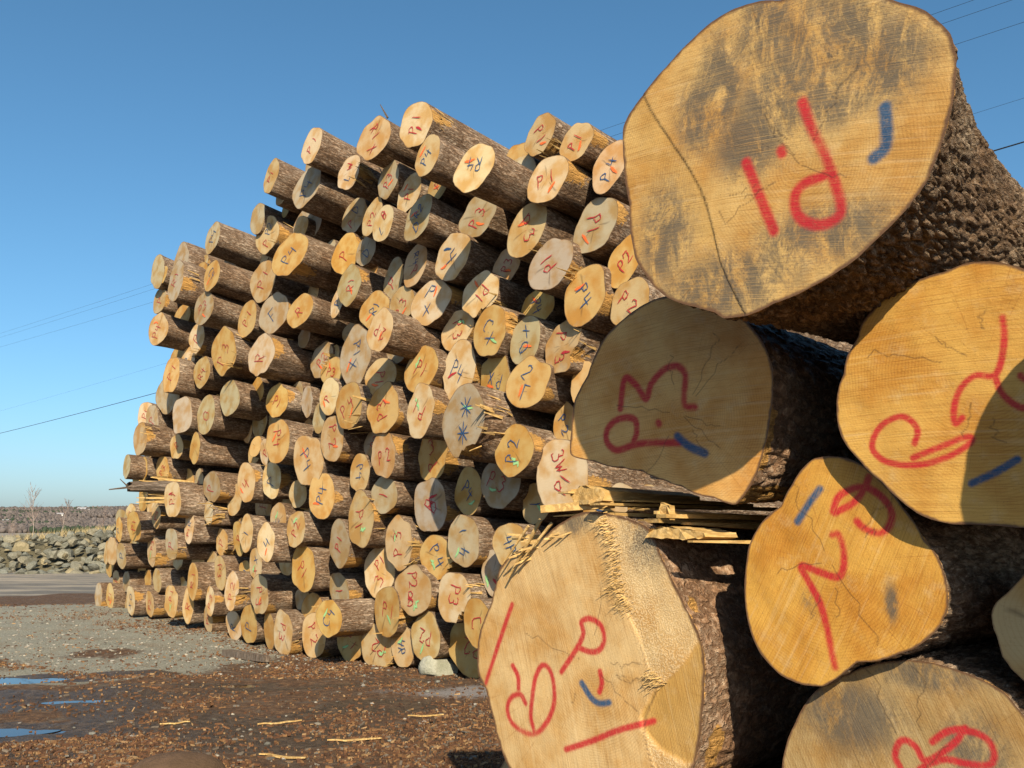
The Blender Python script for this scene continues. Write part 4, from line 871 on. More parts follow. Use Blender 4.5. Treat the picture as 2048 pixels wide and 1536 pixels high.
(0.211, 8.554, 1.563, 0.195, 0.189, 2.61, 't', '-', 'b1@-85,g-', 'tan log marked blue 1 plus green dash, lower right of the far pile'),
(0.839, 7.438, 1.578, 0.167, 0.117, 3.14, 'p', 'k', '-', 'small pale log without paint, bottom right of the far pile'),
(0.729, 7.799, 1.497, 0.207, 0.145, 3.13, 'o', '-', 'bR@40', 'golden log marked blue R, bottom right of the far pile'),
(-2.635, 11.236, 0.15, 0.269, 0.239, 2.1, 'p', 'b', 'rP3@-100', 'pale log marked red P3, bottom centre left of the far pile'),
(-2.895, 11.644, 0.135, 0.224, 0.157, 1.77, 'o', '-', '-', 'golden log without paint, bottom centre left, right of the pale blue R log'),
(-2.193, 10.805, 0.176, 0.269, 0.248, 2.59, 't', 'b', 'rP.2@-60', 'tan log marked red P.2, bottom centre left of the far pile'),
(-1.874, 9.973, 0.432, 0.234, 0.183, 3.02, 'o', 'b', 'bC.4@60,g-', 'golden log marked blue C.4 plus green dash, bottom centre left of the far pile'),
(-1.914, 10.734, 0.666, 0.223, 0.194, 2.69, 'g', 'b', 'r1@-85', 'grey log marked red 1, lower centre left of the far pile'),
(-2.484, 11.547, 0.486, 0.207, 0.164, 2.94, 'g', '-', '-', 'grey log without paint, bottom centre left of the far pile'),
(-2.29, 11.151, 0.437, 0.248, 0.174, -3.11, 'o', 'ks', '-', 'golden log without paint, bottom centre left, left of the golden blue C.4 log'),
(-4.687, 14.412, 0.924, 0.131, 0.092, 3.1, 'p', '-', '-', 'small pale log without paint, lower left, above the golden red R.1 log'),
]
for i, row in enumerate(FAR):
    e = build_log(row, i, 'logs in the far pile')
    if i == 2:      # a dead twig still standing on this one
        v, f = sliver((.02, row[3]*.93, -.12), (-.09, row[3]+.16, -.06), .022, .016, tip=.3); mesh_obj('twig', v, f, M['weathered'], e)

FILL = [  # set-back filler logs added to block light through the pile's gaps
(-3.481, 13.03, 2.78, 0.233, 'shaded log end set back left of the pale red P log, middle centre left'),
(-5.692, 15.546, 0.13, 0.233, 'shaded log end set back right of the tan red P2 log, bottom far left'),
(-4.642, 14.407, 0.13, 0.233, 'shaded log end set back right of the tan red R log, bottom left'),
(-5.642, 15.592, 2.53, 0.233, 'shaded log end set back left of the tan red R log, middle left'),
(0.831, 8.3, 1.38, 0.233, 'shaded log end set back below the golden blue R log, bottom right'),
(-4.576, 14.399, 1.88, 0.233, 'shaded log end set back below the grey red P log, middle left'),
(-3.564, 12.82, 5.63, 0.233, 'shaded log end set back above the tan blue P2 log, upper centre left'),
(-5.361, 15.038, 2.23, 0.233, 'shaded log end set back right of the golden red P3 log, middle far left'),
(1.251, 7.938, 2.33, 0.233, 'shaded log end set back right of the golden blue P.2 log, lower right'),
(-4.344, 14.002, 2.83, 0.233, 'shaded log end set back right of the grey red O log, middle left'),
(-3.076, 12.722, 3.88, 0.233, 'shaded log end set back right of the pale red R log, middle centre left'),
(-4.781, 14.214, 5.18, 0.233, 'shaded log end set back left of the golden blue C4 log, upper left'),
(-4.858, 14.481, 3.48, 0.233, 'shaded log end set back below the tan red R4 log, upper left'),
(-6.119, 15.768, 2.28, 0.233, 'shaded log end set back left of the golden red P3 log, middle far left'),
(-2.899, 12.343, 1.83, 0.233, 'shaded log end set back right of the pale blue P log, lower centre left'),
(-3.159, 12.647, 2.83, 0.233, 'shaded log end set back below the golden red P1 log, middle centre left'),
(-6.178, 15.715, 1.03, 0.233, 'shaded log end set back right of the grey blue P log, lower far left'),
(1.0, 7.847, 3.28, 0.233, 'shaded log end set back above the tan red P.2 log, middle right'),
(-4.571, 14.066, 0.88, 0.233, 'shaded log end set back above the golden red R.1 log, lower left'),
(-1.6, 11.09, 5.83, 0.233, 'shaded log end set back below the tan red R.1 log, topmost centre'),
(-4.281, 13.991, 5.33, 0.233, 'shaded log end set back right of the golden blue C4 log, upper left'),
(-6.174, 15.786, 0.13, 0.233, 'shaded log end set back below the pale blue O log, bottom far left'),
(-5.511, 15.373, 4.13, 0.233, 'shaded log end set back left of the pale blue P log, upper left'),
(-6.012, 15.595, 1.83, 0.233, 'shaded log end set back above the pale red P log, lower far left'),
(-3.415, 12.954, 0.58, 0.23, 'shaded log end set back above the tan red P.3 log, lower left'),
(-3.807, 13.14, 1.73, 0.229, 'shaded log end set back below the tan red 4 log, lower left'),
(-3.705, 12.963, 0.13, 0.229, 'shaded log end set back above the pale blue R log, bottom left'),
(-3.853, 13.569, 4.53, 0.226, 'shaded log end set back above the golden red P.1 log, upper left'),
(-6.931, 16.652, 0.73, 0.223, 'shaded log end set back left of the grey blue P log, lower far left'),
(1.067, 7.772, 1.48, 0.219, 'shaded log end set back right of the golden blue R log, bottom right'),
(-0.044, 9.396, 2.48, 0.218, 'shaded log end set back left of the grey blue P log, middle right'),
(-3.016, 12.641, 4.33, 0.212, 'shaded log end set back left of the golden red R log, upper centre left'),
(-3.933, 13.363, 3.93, 0.212, 'shaded log end set back right of the golden red P.3 log, upper left'),
(-1.923, 11.472, 4.93, 0.21, 'shaded log end set back above the grey blue D log, upper centre'),
(-1.294, 10.558, 5.13, 0.208, 'shaded log end set back left of the pale red P1 log, upper centre'),
(-5.474, 15.272, 3.08, 0.205, 'shaded log end set back right of the grey red P log, middle far left'),
(-2.181, 11.374, 2.03, 0.205, 'shaded log end set back right of the tan blue P4 log, middle centre left'),
(-2.631, 12.248, 5.73, 0.204, 'shaded log end set back below the grey blue P4 log, upper centre left'),
(-3.631, 13.231, 4.88, 0.197, 'shaded log end set back left of the tan red P.1 log, upper centre left'),
(-6.539, 16.601, 1.33, 0.192, 'shaded log end set back below the golden red P1 log, lower far left'),
(-6.189, 16.176, 0.73, 0.192, 'shaded log end set back below the tan red P3 log, lower far left'),
(-4.265, 13.736, 0.83, 0.191, 'shaded log end set back above the tan red P3 log, lower left'),
(0.301, 8.697, 1.03, 0.191, 'shaded log end set back right of the tan blue 4P log, lower right'),
(-3.462, 12.777, 3.18, 0.189, 'shaded log end set back left of the golden red P1 log, middle centre left'),
(-2.598, 11.807, 5.98, 0.188, 'shaded log end set back above the grey blue P4 log, upper centre left'),
(-3.12, 12.346, 5.83, 0.187, 'shaded log end set back below the tan red P1 log, upper centre left'),
(-2.759, 12.065, 3.03, 0.184, 'shaded log end set back right of the golden red P1 log, middle centre left'),
(0.295, 8.827, 4.33, 0.183, 'shaded log end set back right of the tan red P.3 log, upper right'),
(0.043, 8.802, 4.88, 0.182, 'shaded log end set back above the grey red P.3 log, upper right'),
(-3.567, 13.154, 2.38, 0.18, 'shaded log end set back left of the golden red P4 log, middle centre left'),
(-4.222, 13.708, 2.53, 0.177, 'shaded log end set back below the grey red O log, middle left'),
(-1.686, 10.878, 4.33, 0.177, 'shaded log end set back below the grey blue D log, upper centre'),
(-3.364, 13.0, 5.18, 0.17, 'shaded log end set back left of the golden blue P4 log, upper centre left'),
(-1.643, 10.917, 3.23, 0.17, 'shaded log end set back above the tan red P1 log, middle centre'),
(-2.789, 12.105, 5.28, 0.168, 'shaded log end set back above the golden blue P4 log, upper centre left'),
(-2.212, 11.549, 3.43, 0.167, 'shaded log end set back right of the grey red P2 log, middle centre left'),
(-3.728, 13.346, 2.68, 0.165, 'shaded log end set back above the pale red P log, middle centre left'),
(-3.758, 13.05, 3.18, 0.164, 'shaded log end set back below the pale red R log, middle centre left'),
(0.255, 9.06, 1.68, 0.163, 'shaded log end set back above the tan blue 1 log, lower right'),
(-4.971, 14.38, 0.88, 0.163, 'shaded log end set back below the grey red P log, lower left'),
(-1.709, 11.127, 4.98, 0.162, 'shaded log end set back below the tan red P2 log, upper centre'),
(-1.785, 11.26, 4.03, 0.162, 'shaded log end set back left of the golden blue R1 log, upper centre'),
(0.515, 8.285, 3.78, 0.161, 'shaded log end set back right of the grey red P1 log, upper right'),
(-1.766, 11.21, 2.98, 0.16, 'shaded log end set back left of the tan red P1 log, middle centre'),
(-3.713, 13.157, 1.33, 0.16, 'shaded log end set back left of the tan blue 1 log, lower left'),
(-2.221, 11.608, 0.98, 0.16, 'shaded log end set back right of the pale red P.3 log, lower centre left'),
(-5.744, 15.231, 5.48, 0.157, 'shaded log end set back left of the grey red R1 log, upper left'),
(-6.035, 15.574, 1.38, 0.157, 'shaded log end set back right of the golden red P1 log, lower far left'),
(-2.355, 11.555, 2.43, 0.156, 'shaded log end set back left of the tan red P log, middle centre left'),
(-0.72, 10.133, 3.48, 0.156, 'shaded log end set back left of the tan red P.3 log, middle centre right'),
(-3.455, 12.784, 2.43, 0.156, 'shaded log end set back above the tan red 4 log, lower left'),
(0.634, 8.527, 1.68, 0.154, 'shaded log end set back above the golden blue R log, bottom right'),
(-1.664, 11.168, 1.43, 0.153, 'shaded log end set back right of the tan red P1 log, lower centre'),
(-4.973, 14.849, 2.18, 0.152, 'shaded log end set back above the grey red P log, middle left'),
(-4.923, 14.49, 0.48, 0.151, 'shaded log end set back left of the golden red R.1 log, lower left'),
(-2.545, 11.854, 4.33, 0.15, 'shaded log end set back above the golden red R log, upper centre left'),
(-6.617, 16.463, 0.98, 0.149, 'shaded log end set back above the grey blue P log, lower far left'),
(-0.598, 9.906, 2.88, 0.147, 'shaded log end set back below the pale blue P4 log, middle centre right'),
(-2.641, 11.835, 3.73, 0.144, 'shaded log end set back below the golden red R log, upper centre left'),
(-2.211, 11.684, 5.93, 0.143, 'shaded log end set back left of the pale red zigzag log, upper centre'),
(-3.169, 12.772, 3.48, 0.143, 'shaded log end set back above the golden red P1 log, middle centre left'),
(-4.558, 14.347, 3.73, 0.142, 'shaded log end set back right of the tan red R4 log, upper left'),
(-4.298, 13.64, 3.13, 0.141, 'shaded log end set back above the grey red O log, middle left'),
(-3.566, 13.289, 5.23, 0.141, 'shaded log end set back below the tan blue P2 log, upper centre left'),
(-4.251, 13.615, 3.73, 0.14, 'shaded log end set back below the golden red P.3 log, upper left'),
(-2.983, 12.334, 3.03, 0.138, 'shaded log end set back above the golden red P4 log, middle centre left'),
(-3.216, 12.73, 1.18, 0.137, 'shaded log end set back right of the pale blue 4 log, lower centre left'),
(-5.748, 15.698, 2.88, 0.135, 'shaded log end set back above the tan red R log, middle left'),
(-6.563, 16.31, 0.13, 0.134, 'shaded log end set back left of the pale blue O log, bottom far left'),
(-2.367, 11.947, 4.93, 0.134, 'shaded log end set back left of the golden red P log, upper centre'),
(-1.46, 10.746, 1.03, 0.133, 'shaded log end set back above the pale red P1 log, lower centre'),
(-4.329, 13.814, 0.13, 0.133, 'shaded log end set back above the tan red P4 log, bottom left'),
(-1.25, 10.396, 4.03, 0.133, 'shaded log end set back right of the grey red P log, upper centre'),
(-4.764, 14.229, 4.73, 0.133, 'shaded log end set back above the grey red P3 log, upper left'),
(-4.789, 14.206, 1.48, 0.131, 'shaded log end set back above the pale blue R log, lower left'),
(-4.772, 14.223, 2.68, 0.13, 'shaded log end set back right of the tan red R log, middle left'),
(-4.869, 14.606, 2.03, 0.129, 'shaded log end set back left of the grey red P log, middle left'),
(-2.148, 11.74, 3.13, 0.129, 'shaded log end set back below the golden red P3 log, middle centre left'),
(-5.605, 15.154, 1.28, 0.127, 'shaded log end set back below the tan red P4 log, lower far left'),
(-4.563, 13.94, 1.73, 0.126, 'shaded log end set back right of the pale red P1 log, lower left'),
(-1.984, 11.552, 5.68, 0.126, 'shaded log end set back below the pale red zigzag log, upper centre'),
(-0.76, 9.963, 5.43, 0.125, 'shaded log end set back right of the tan blue P4 log, upper centre'),
(-6.112, 15.842, 0.53, 0.124, 'shaded log end set back right of the tan red P log, bottom far left'),
(-1.203, 10.304, 2.28, 0.123, 'shaded log end set back right of the tan red P.2 log, middle centre'),
(-0.31, 9.493, 1.68, 0.123, 'shaded log end set back right of the golden blue P4 log, lower centre right'),
(-4.065, 13.782, 4.73, 0.123, 'shaded log end set back right of the grey red P3 log, upper left'),
(-5.33, 14.998, 0.73, 0.123, 'shaded log end set back above the tan red P.1 log, bottom left'),
(-6.375, 16.142, 2.18, 0.123, 'shaded log end set back above the tan red P4 log, lower far left'),
(-1.617, 10.671, 1.83, 0.122, 'shaded log end set back below the tan blue P4 log, middle centre'),
(-4.946, 14.806, 5.58, 0.122, 'shaded log end set back above the golden blue C4 log, upper left'),
(-4.567, 13.936, 3.88, 0.121, 'shaded log end set back above the tan red R4 log, upper left'),
(-1.841, 11.143, 3.73, 0.12, 'shaded log end set back left of the tan red 2.P log, middle centre'),
(-5.869, 15.791, 3.43, 0.119, 'shaded log end set back above the grey red P log, middle far left'),
(-3.906, 13.252, 2.98, 0.118, 'shaded log end set back below the pale blue P log, upper left'),
(-3.152, 12.72, 5.73, 0.118, 'shaded log end set back left of the grey blue D log, upper centre'),
(-0.421, 9.797, 4.78, 0.118, 'shaded log end set back above the grey red P.3 log, upper centre right'),
(-2.107, 11.508, 2.83, 0.118, 'shaded log end set back left of the golden red P.4 log, middle centre'),
(-2.469, 11.99, 2.43, 0.116, 'shaded log end set back above the tan blue P4 log, middle centre left'),
(-0.868, 9.866, 2.18, 0.116, 'shaded log end set back above the golden red 3 log, middle centre right'),
(-3.06, 12.467, 3.58, 0.116, 'shaded log end set back left of the grey red P2 log, middle centre left'),
(-5.708, 15.263, 0.43, 0.116, 'shaded log end set back above the tan red P2 log, bottom far left'),
(-0.28, 9.588, 0.13, 0.115, 'shaded log end set back right of the golden red P2 log, bottom centre right'),
(0.719, 8.199, 4.63, 0.115, 'shaded log end set back left of the tan blue P.4 log, upper right'),
(-1.55, 10.799, 0.58, 0.114, 'shaded log end set back left of the golden red P.1 log, bottom centre'),
(-2.783, 12.447, 0.78, 0.114, 'shaded log end set back left of the golden red P1 log, lower centre left'),
(-3.59, 13.268, 2.08, 0.113, 'shaded log end set back right of the tan red 4 log, lower left'),
(0.924, 8.317, 2.73, 0.112, 'shaded log end set back right of the tan red P log, middle right'),
(-1.449, 10.688, 0.78, 0.112, 'shaded log end set back below the pale red P1 log, lower centre'),
(-4.92, 14.56, 1.78, 0.112, 'shaded log end set back right of the tan red P4 log, lower far left'),
(-2.617, 12.125, 2.63, 0.111, 'shaded log end set back right of the pale red P log, middle centre left'),
(-5.023, 14.669, 1.03, 0.111, 'shaded log end set back right of the grey red P log, lower left'),
(-0.319, 9.35, 4.23, 0.11, 'shaded log end set back below the grey red P.3 log, upper centre right'),
(-3.871, 13.352, 1.13, 0.11, 'shaded log end set back left of the golden red P log, lower left'),
(-0.423, 9.392, 5.08, 0.109, 'shaded log end set back above the pale blue R4 log, topmost centre right'),
(-4.245, 13.754, 1.28, 0.109, 'shaded log end set back above the grey red P log, lower left'),
(-3.02, 12.704, 1.88, 0.109, 'shaded log end set back right of the tan red P log, lower centre left'),
(-5.47, 15.41, 2.28, 0.109, 'shaded log end set back below the tan red R log, middle left'),
(-4.517, 14.183, 3.08, 0.109, 'shaded log end set back right of the golden red P.1 log, middle left'),
(-4.817, 14.451, 3.83, 0.109, 'shaded log end set back right of the pale blue P log, upper left'),
(-1.244, 10.401, 3.78, 0.109, 'shaded log end set back below the tan red P.3 log, upper centre'),
(-1.776, 10.865, 1.18, 0.109, 'shaded log end set back right of the grey red P1 log, lower centre left'),
(-4.506, 13.991, 0.13, 0.109, 'shaded log end set back left of the tan red P4 log, bottom left'),
(-5.749, 15.63, 2.18, 0.108, 'shaded log end set back below the golden red P3 log, middle far left'),
(-4.724, 14.535, 4.88, 0.108, 'shaded log end set back below the golden blue C4 log, upper left'),
(-0.937, 10.072, 1.08, 0.106, 'shaded log end set back left of the golden blue P.4 log, lower centre right'),
(-4.343, 14.07, 4.38, 0.106, 'shaded log end set back left of the golden red P.1 log, upper left'),
(-4.881, 14.662, 0.13, 0.106, 'shaded log end set back below the tan red R log, bottom left'),
(-4.801, 14.532, 5.43, 0.104, 'shaded log end set back below the grey blue P4 log, topmost left'),
(-5.645, 15.454, 2.88, 0.104, 'shaded log end set back right of the pale red P1 log, middle far left'),
(-1.573, 10.98, 2.38, 0.103, 'shaded log end set back above the grey red P2 log, middle centre'),
(-1.004, 10.147, 4.98, 0.103, 'shaded log end set back right of the pale red P1 log, upper centre'),
(-5.1, 14.869, 1.53, 0.102, 'shaded log end set back below the pale red P1 log, lower left'),
(0.414, 8.53, 4.23, 0.102, 'shaded log end set back below the pale red P.1 log, upper right'),
(-3.515, 12.999, 1.18, 0.101, 'shaded log end set back below the tan blue 1 log, lower left'),
(-0.299, 9.571, 0.78, 0.101, 'shaded log end set back right of the pale red P3 log, lower centre right'),
(-0.586, 9.85, 1.48, 0.101, 'shaded log end set back right of the grey red blotch log, lower centre right'),
]
for i, (x, y, z, r, lb) in enumerate(FILL):
    build_log((x, y, z, r, r*.94, random.random()*3, random.choice('gto'), '-', '-', lb), 5000+i, 'added recessed filler logs of the far pile')

# ------------------------------------------------------------------ the near pile of giant logs
ALN, DRN = R(46), R(1.0)
NEAR = {
'T': {'loc': (0.6404, 2.0888, 2.2), 'outline': [(-0.4229, 0.2951), (-0.4745, 0.2567), (-0.4939, 0.227), (-0.4913, 0.1218), (-0.4735, 0.0017), (-0.4564, -0.1495), (-0.3954, -0.2366), (-0.3488, -0.2791), (-0.2648, -0.3153), (-0.2146, -0.335), (-0.1911, -0.3548), (-0.1266, -0.3592), (-0.0524, -0.3419), (0.0345, -0.3226), (0.1114, -0.2976), (0.1859, -0.2509), (0.2488, -0.2053), (0.3017, -0.1527), (0.3454, -0.064), (0.3729, 0.0297), (0.3816, 0.1062), (0.3717, 0.1574), (0.3523, 0.1887), (0.3234, 0.2256), (0.2701, 0.2677), (0.1633, 0.3376), (0.0672, 0.377), (-0.01, 0.3924), (-0.0842, 0.4162), (-0.1336, 0.4225), (-0.2088, 0.413), (-0.2753, 0.3858), (-0.3444, 0.3464)], 'red': [[(-0.1149, 0.0149), (-0.0463, -0.1718)], [(-0.0212, 0.0185), (-0.0189, 0.0105)], [(0.0376, 0.1163), (0.0595, 0.0424), (0.0871, -0.0256), (0.1057, -0.0895), (0.1194, -0.1508), (0.11, -0.1771), (0.0681, -0.1844), (0.0263, -0.1627), (0.009, -0.1289), (0.0128, -0.0941), (0.0385, -0.0771), (0.0729, -0.0746), (0.0948, -0.069)]], 'blue': [[(0.2284, 0.0402), (0.2301, -0.0114), (0.2237, -0.049), (0.1986, -0.0652)]], 'width': 0.015, 'pith': (0.0254, -0.0315), 'saw': (1, 0.16), 'stain': [(-0.1823, 0.2371, 0.069, 0.138), (-0.0525, 0.3324, 0.092, 0.104), (-0.1023, 0.068, 0.104, 0.092), (0.0609, 0.2248, 0.138, 0.162), (0.159, 0.2474, 0.104, 0.092), (-0.1819, -0.2752, 0.196, 0.081), (0.0672, -0.2073, 0.173, 0.069), (-0.2431, 0.1779, 0.069, 0.104), (0.234, 0.1474, 0.104, 0.104), (-0.0059, 0.1497, 0.15, 0.104), (-0.3569, -0.1107, 0.081, 0.127), (0.1046, 0.0995, 0.127, 0.069)], 'step': [(-0.4229, 0.2951), (-0.384, 0.2171), (-0.2765, 0.0414), (-0.2309, -0.0623), (-0.1942, -0.2106), (-0.1549, -0.3047), (-0.1266, -0.3592)]},
'S': {'loc': (0.465, 2.7455, 1.7168), 'outline': [(-0.4004, -0.1396), (-0.3921, -0.0472), (-0.3815, 0.0359), (-0.326, 0.1093), (-0.2839, 0.1878), (-0.2445, 0.2288), (-0.1518, 0.2828), (-0.0705, 0.3097), (0.0362, 0.3093), (0.1602, 0.2724), (0.2527, 0.1995), (0.3166, 0.1064), (0.3341, 0.0468), (0.3304, -0.015), (0.3224, -0.0707), (0.2981, -0.1653), (0.2603, -0.2503), (0.2346, -0.2844), (0.2074, -0.3079), (0.1407, -0.2863), (0.0323, -0.2514), (-0.0308, -0.2307), (-0.1129, -0.1997), (-0.1872, -0.1859), (-0.3053, -0.1604)], 'red': [[(-0.1928, -0.0071), (-0.1826, 0.0624), (-0.1665, 0.0858), (-0.1289, 0.0566), (-0.0924, 0.0133), (-0.0736, 0.0556), (-0.0249, 0.094), (0.0221, 0.098), (0.0503, 0.0707), (0.0465, 0.0235), (0.0484, -0.0194), (0.082, -0.0271)], [(0.0235, -0.1258), (-0.076, -0.1194), (-0.1371, -0.1204), (-0.2065, -0.1335), (-0.2453, -0.1086), (-0.2484, -0.0732), (-0.2189, -0.0451), (-0.1739, -0.0363), (-0.1363, -0.0468), (-0.1304, -0.0817), (-0.1432, -0.1151)], [(-0.0494, -0.0625), (-0.0471, -0.0656)]], 'blue': [[(0.0182, -0.1066), (0.0573, -0.1372), (0.112, -0.1611)]], 'width': 0.0131, 'pith': (0.0365, -0.0467), 'saw': (1, -0.05), 'stain': []},
'L': {'loc': (0.2331, 2.9424, 0.9394), 'outline': [(-0.0191, 0.458), (-0.0925, 0.437), (-0.1836, 0.3869), (-0.2923, 0.3475), (-0.4007, 0.2767), (-0.4167, 0.2252), (-0.4397, 0.1553), (-0.49, 0.0717), (-0.5057, 0.0015), (-0.496, -0.0773), (-0.4602, -0.1184), (-0.424, -0.2026), (-0.3888, -0.2833), (-0.3453, -0.3498), (-0.2695, -0.4171), (-0.1194, -0.4386), (0.0768, -0.4193), (0.256, -0.35), (0.3408, -0.2759), (0.3683, -0.2072), (0.3939, -0.0749), (0.4052, 0.0641), (0.3921, 0.1276), (0.3487, 0.1902), (0.3024, 0.2685), (0.2666, 0.3302), (0.2247, 0.4092), (0.1469, 0.4355), (0.0518, 0.4512)], 'red': [[(-0.3391, 0.1604), (-0.399, 0.0332), (-0.4596, -0.1013)], [(-0.1152, -0.0289), (-0.061, 0.0358), (-0.0255, 0.0902), (-0.0326, 0.1258), (0.0026, 0.1385), (0.0441, 0.121), (0.0576, 0.0816), (0.037, 0.0497), (0.0025, 0.0415), (-0.0396, 0.048)], [(0.0403, -0.0127), (0.0469, -0.0444), (0.0367, -0.0704)], [(-0.3315, -0.0324), (-0.3067, -0.0625), (-0.3021, -0.0998)], [(-0.2698, -0.1414), (-0.2939, -0.1176), (-0.3338, -0.1305), (-0.3535, -0.1655), (-0.3365, -0.2064), (-0.2842, -0.2282), (-0.2298, -0.2281), (-0.1845, -0.1956), (-0.1477, -0.1337), (-0.1482, -0.0663), (-0.171, -0.0242), (-0.2015, -0.0194), (-0.228, -0.0593), (-0.2389, -0.1189), (-0.2459, -0.1779), (-0.2298, -0.2229)], [(-0.0959, -0.2538), (0.0091, -0.2126), (0.1093, -0.1684), (0.2297, -0.1276)]], 'blue': [[(-0.0324, -0.0533), (0.0024, -0.0895), (0.0366, -0.1026), (0.0769, -0.0951)]], 'width': 0.0105, 'pith': (0.0025, 0.0086), 'saw': (0.3, 1), 'stain': [(-0.0607, 0.426, 0.052, 0.037), (0.2133, 0.3748, 0.075, 0.09)], 'step': [(0.0378, 0.4483), (0.079, 0.3632), (0.092, 0.2607), (0.1184, 0.1967), (0.1573, 0.1435), (0.2002, 0.0546), (0.2192, -0.0013), (0.2435, -0.0367), (0.2071, -0.113), (0.2063, -0.1805), (0.2729, -0.3531)], 'ochre': [(0.2435, -0.0367), (0.3305, 0.0358), (0.3983, 0.1148), (0.4165, 0.0652), (0.4004, -0.0741), (0.3747, -0.2125), (0.2753, -0.2095), (0.2064, -0.167), (0.1892, -0.1154)]},
'R': {'loc': (1.0334, 2.1137, 1.6454), 'outline': [(0.0104, 0.3048), (-0.0443, 0.2931), (-0.1481, 0.2739), (-0.2041, 0.2465), (-0.2526, 0.1953), (-0.2591, 0.1685), (-0.2897, 0.1272), (-0.3011, 0.0819), (-0.3233, 0.0288), (-0.3258, -0.025), (-0.3184, -0.0668), (-0.2737, -0.1321), (-0.2178, -0.1873), (-0.1677, -0.2401), (-0.1263, -0.2694), (-0.0668, -0.2866), (-0.0193, -0.2889), (0.0298, -0.2901), (0.0998, -0.2955), (0.1679, -0.2801), (0.2275, -0.2199), (0.2576, -0.1195), (0.2627, 0.0036), (0.2398, 0.1226), (0.1896, 0.2126), (0.1189, 0.2711), (0.0683, 0.2952)], 'red': [[(0.0755, 0.1653), (0.0763, 0.1197), (0.065, 0.0638), (0.0479, 0.0372), (0.0094, 0.0416), (-0.0239, 0.0161), (-0.0405, -0.0241), (-0.0408, -0.0616), (-0.0241, -0.0505)], [(-0.1342, -0.1013), (-0.1262, -0.072), (-0.1439, -0.0449), (-0.1695, -0.0363), (-0.2057, -0.0487), (-0.2295, -0.0733), (-0.238, -0.1079), (-0.2146, -0.1354), (-0.1799, -0.1479), (-0.1413, -0.1519), (-0.099, -0.1476), (-0.049, -0.1315), (-0.0077, -0.1052), (-0.0188, -0.0942), (-0.0764, -0.1133), (-0.1404, -0.135)], [(0.0515, 0.0327), (0.0641, -0.0054), (0.0956, -0.0365), (0.1212, -0.0349), (0.1309, -0.0002), (0.1039, 0.0307)]], 'blue': [[(-0.0136, -0.1984), (0.0377, -0.1762), (0.0841, -0.1506)]], 'width': 0.009, 'pith': (0.0263, 0.0603), 'saw': (1, 0.03), 'stain': []},
'M': {'loc': (0.8262, 2.3858, 1.2433), 'outline': [(-0.0322, 0.2863), (-0.0793, 0.2823), (-0.1188, 0.2493), (-0.1401, 0.2189), (-0.1757, 0.1625), (-0.2336, 0.1225), (-0.2703, 0.0696), (-0.288, -0.002), (-0.2908, -0.0912), (-0.2779, -0.1655), (-0.2496, -0.2193), (-0.1916, -0.2686), (-0.1208, -0.2852), (-0.0761, -0.2825), (-0.0299, -0.2513), (0.0155, -0.215), (0.1093, -0.1899), (0.1697, -0.1619), (0.2155, -0.1204), (0.2409, -0.0698), (0.2403, -0.0242), (0.2276, 0.0282), (0.1917, 0.0824), (0.1471, 0.1538), (0.0894, 0.2285), (0.0299, 0.2717)], 'red': [[(-0.0342, 0.0886), (-0.0184, 0.0887), (-0.0065, 0.0555), (-0.0088, 0.006), (-0.0276, -0.0153), (-0.0727, -0.0044), (-0.1236, 0.0089), (-0.1062, -0.0266), (-0.0759, -0.0795), (-0.0601, -0.1363), (-0.0493, -0.1965), (-0.0419, -0.2322)], [(-0.0293, 0.1474), (-0.0189, 0.1768), (0.009, 0.1972), (0.0578, 0.2042), (0.0992, 0.1784), (0.1203, 0.1416), (0.108, 0.1054), (0.0822, 0.0932), (0.0485, 0.1054), (0.0319, 0.1219)], [(-0.025, 0.1432), (0.0254, 0.1676), (0.0532, 0.2001), (0.0676, 0.2287)]], 'blue': [[(-0.0637, 0.2035), (-0.0933, 0.1698), (-0.1287, 0.1226)]], 'width': 0.0111, 'pith': (-0.044, 0.0236), 'saw': (-0.5, 1), 'stain': [(-0.0999, -0.077, 0.022, 0.027), (0.1084, -0.0705, 0.015, 0.042)]},
'B': {'loc': (0.9424, 2.3231, 0.7625), 'outline': [(-0.0321, 0.2713), (-0.0989, 0.2542), (-0.1568, 0.2281), (-0.2237, 0.1954), (-0.2739, 0.1491), (-0.3102, 0.0877), (-0.3413, 0.0214), (-0.3517, -0.027), (-0.3469, -0.1286), (-0.2952, -0.2366), (-0.1787, -0.2884), (-0.0203, -0.2692), (0.1268, -0.1999), (0.2358, -0.0928), (0.2881, 0.0282), (0.2807, 0.1279), (0.2383, 0.1889), (0.2021, 0.2308), (0.1408, 0.2552), (0.0773, 0.2707), (0.0267, 0.2759)], 'red': [[(-0.0297, 0.0019), (-0.0388, 0.0267), (-0.0498, 0.0508), (-0.0393, 0.0822), (-0.0214, 0.0915), (0.0021, 0.0788), (0.021, 0.0527), (0.0589, 0.0749), (0.0969, 0.1095), (0.1111, 0.1306), (0.1397, 0.1316), (0.1667, 0.117), (0.1756, 0.0876), (0.1604, 0.0666), (0.1132, 0.0618), (0.0648, 0.0632), (0.0132, 0.0356), (-0.0054, 0.0062)], [(0.0404, 0.0977), (0.0751, 0.1253), (0.1179, 0.1379)]], 'blue': [], 'width': 0.0093, 'pith': (-0.0049, 0.0057), 'saw': (0.45, 1), 'stain': [(-0.1589, 0.1302, 0.128, 0.081), (0.0321, 0.2458, 0.116, 0.035), (0.135, 0.0946, 0.07, 0.07)]},
}
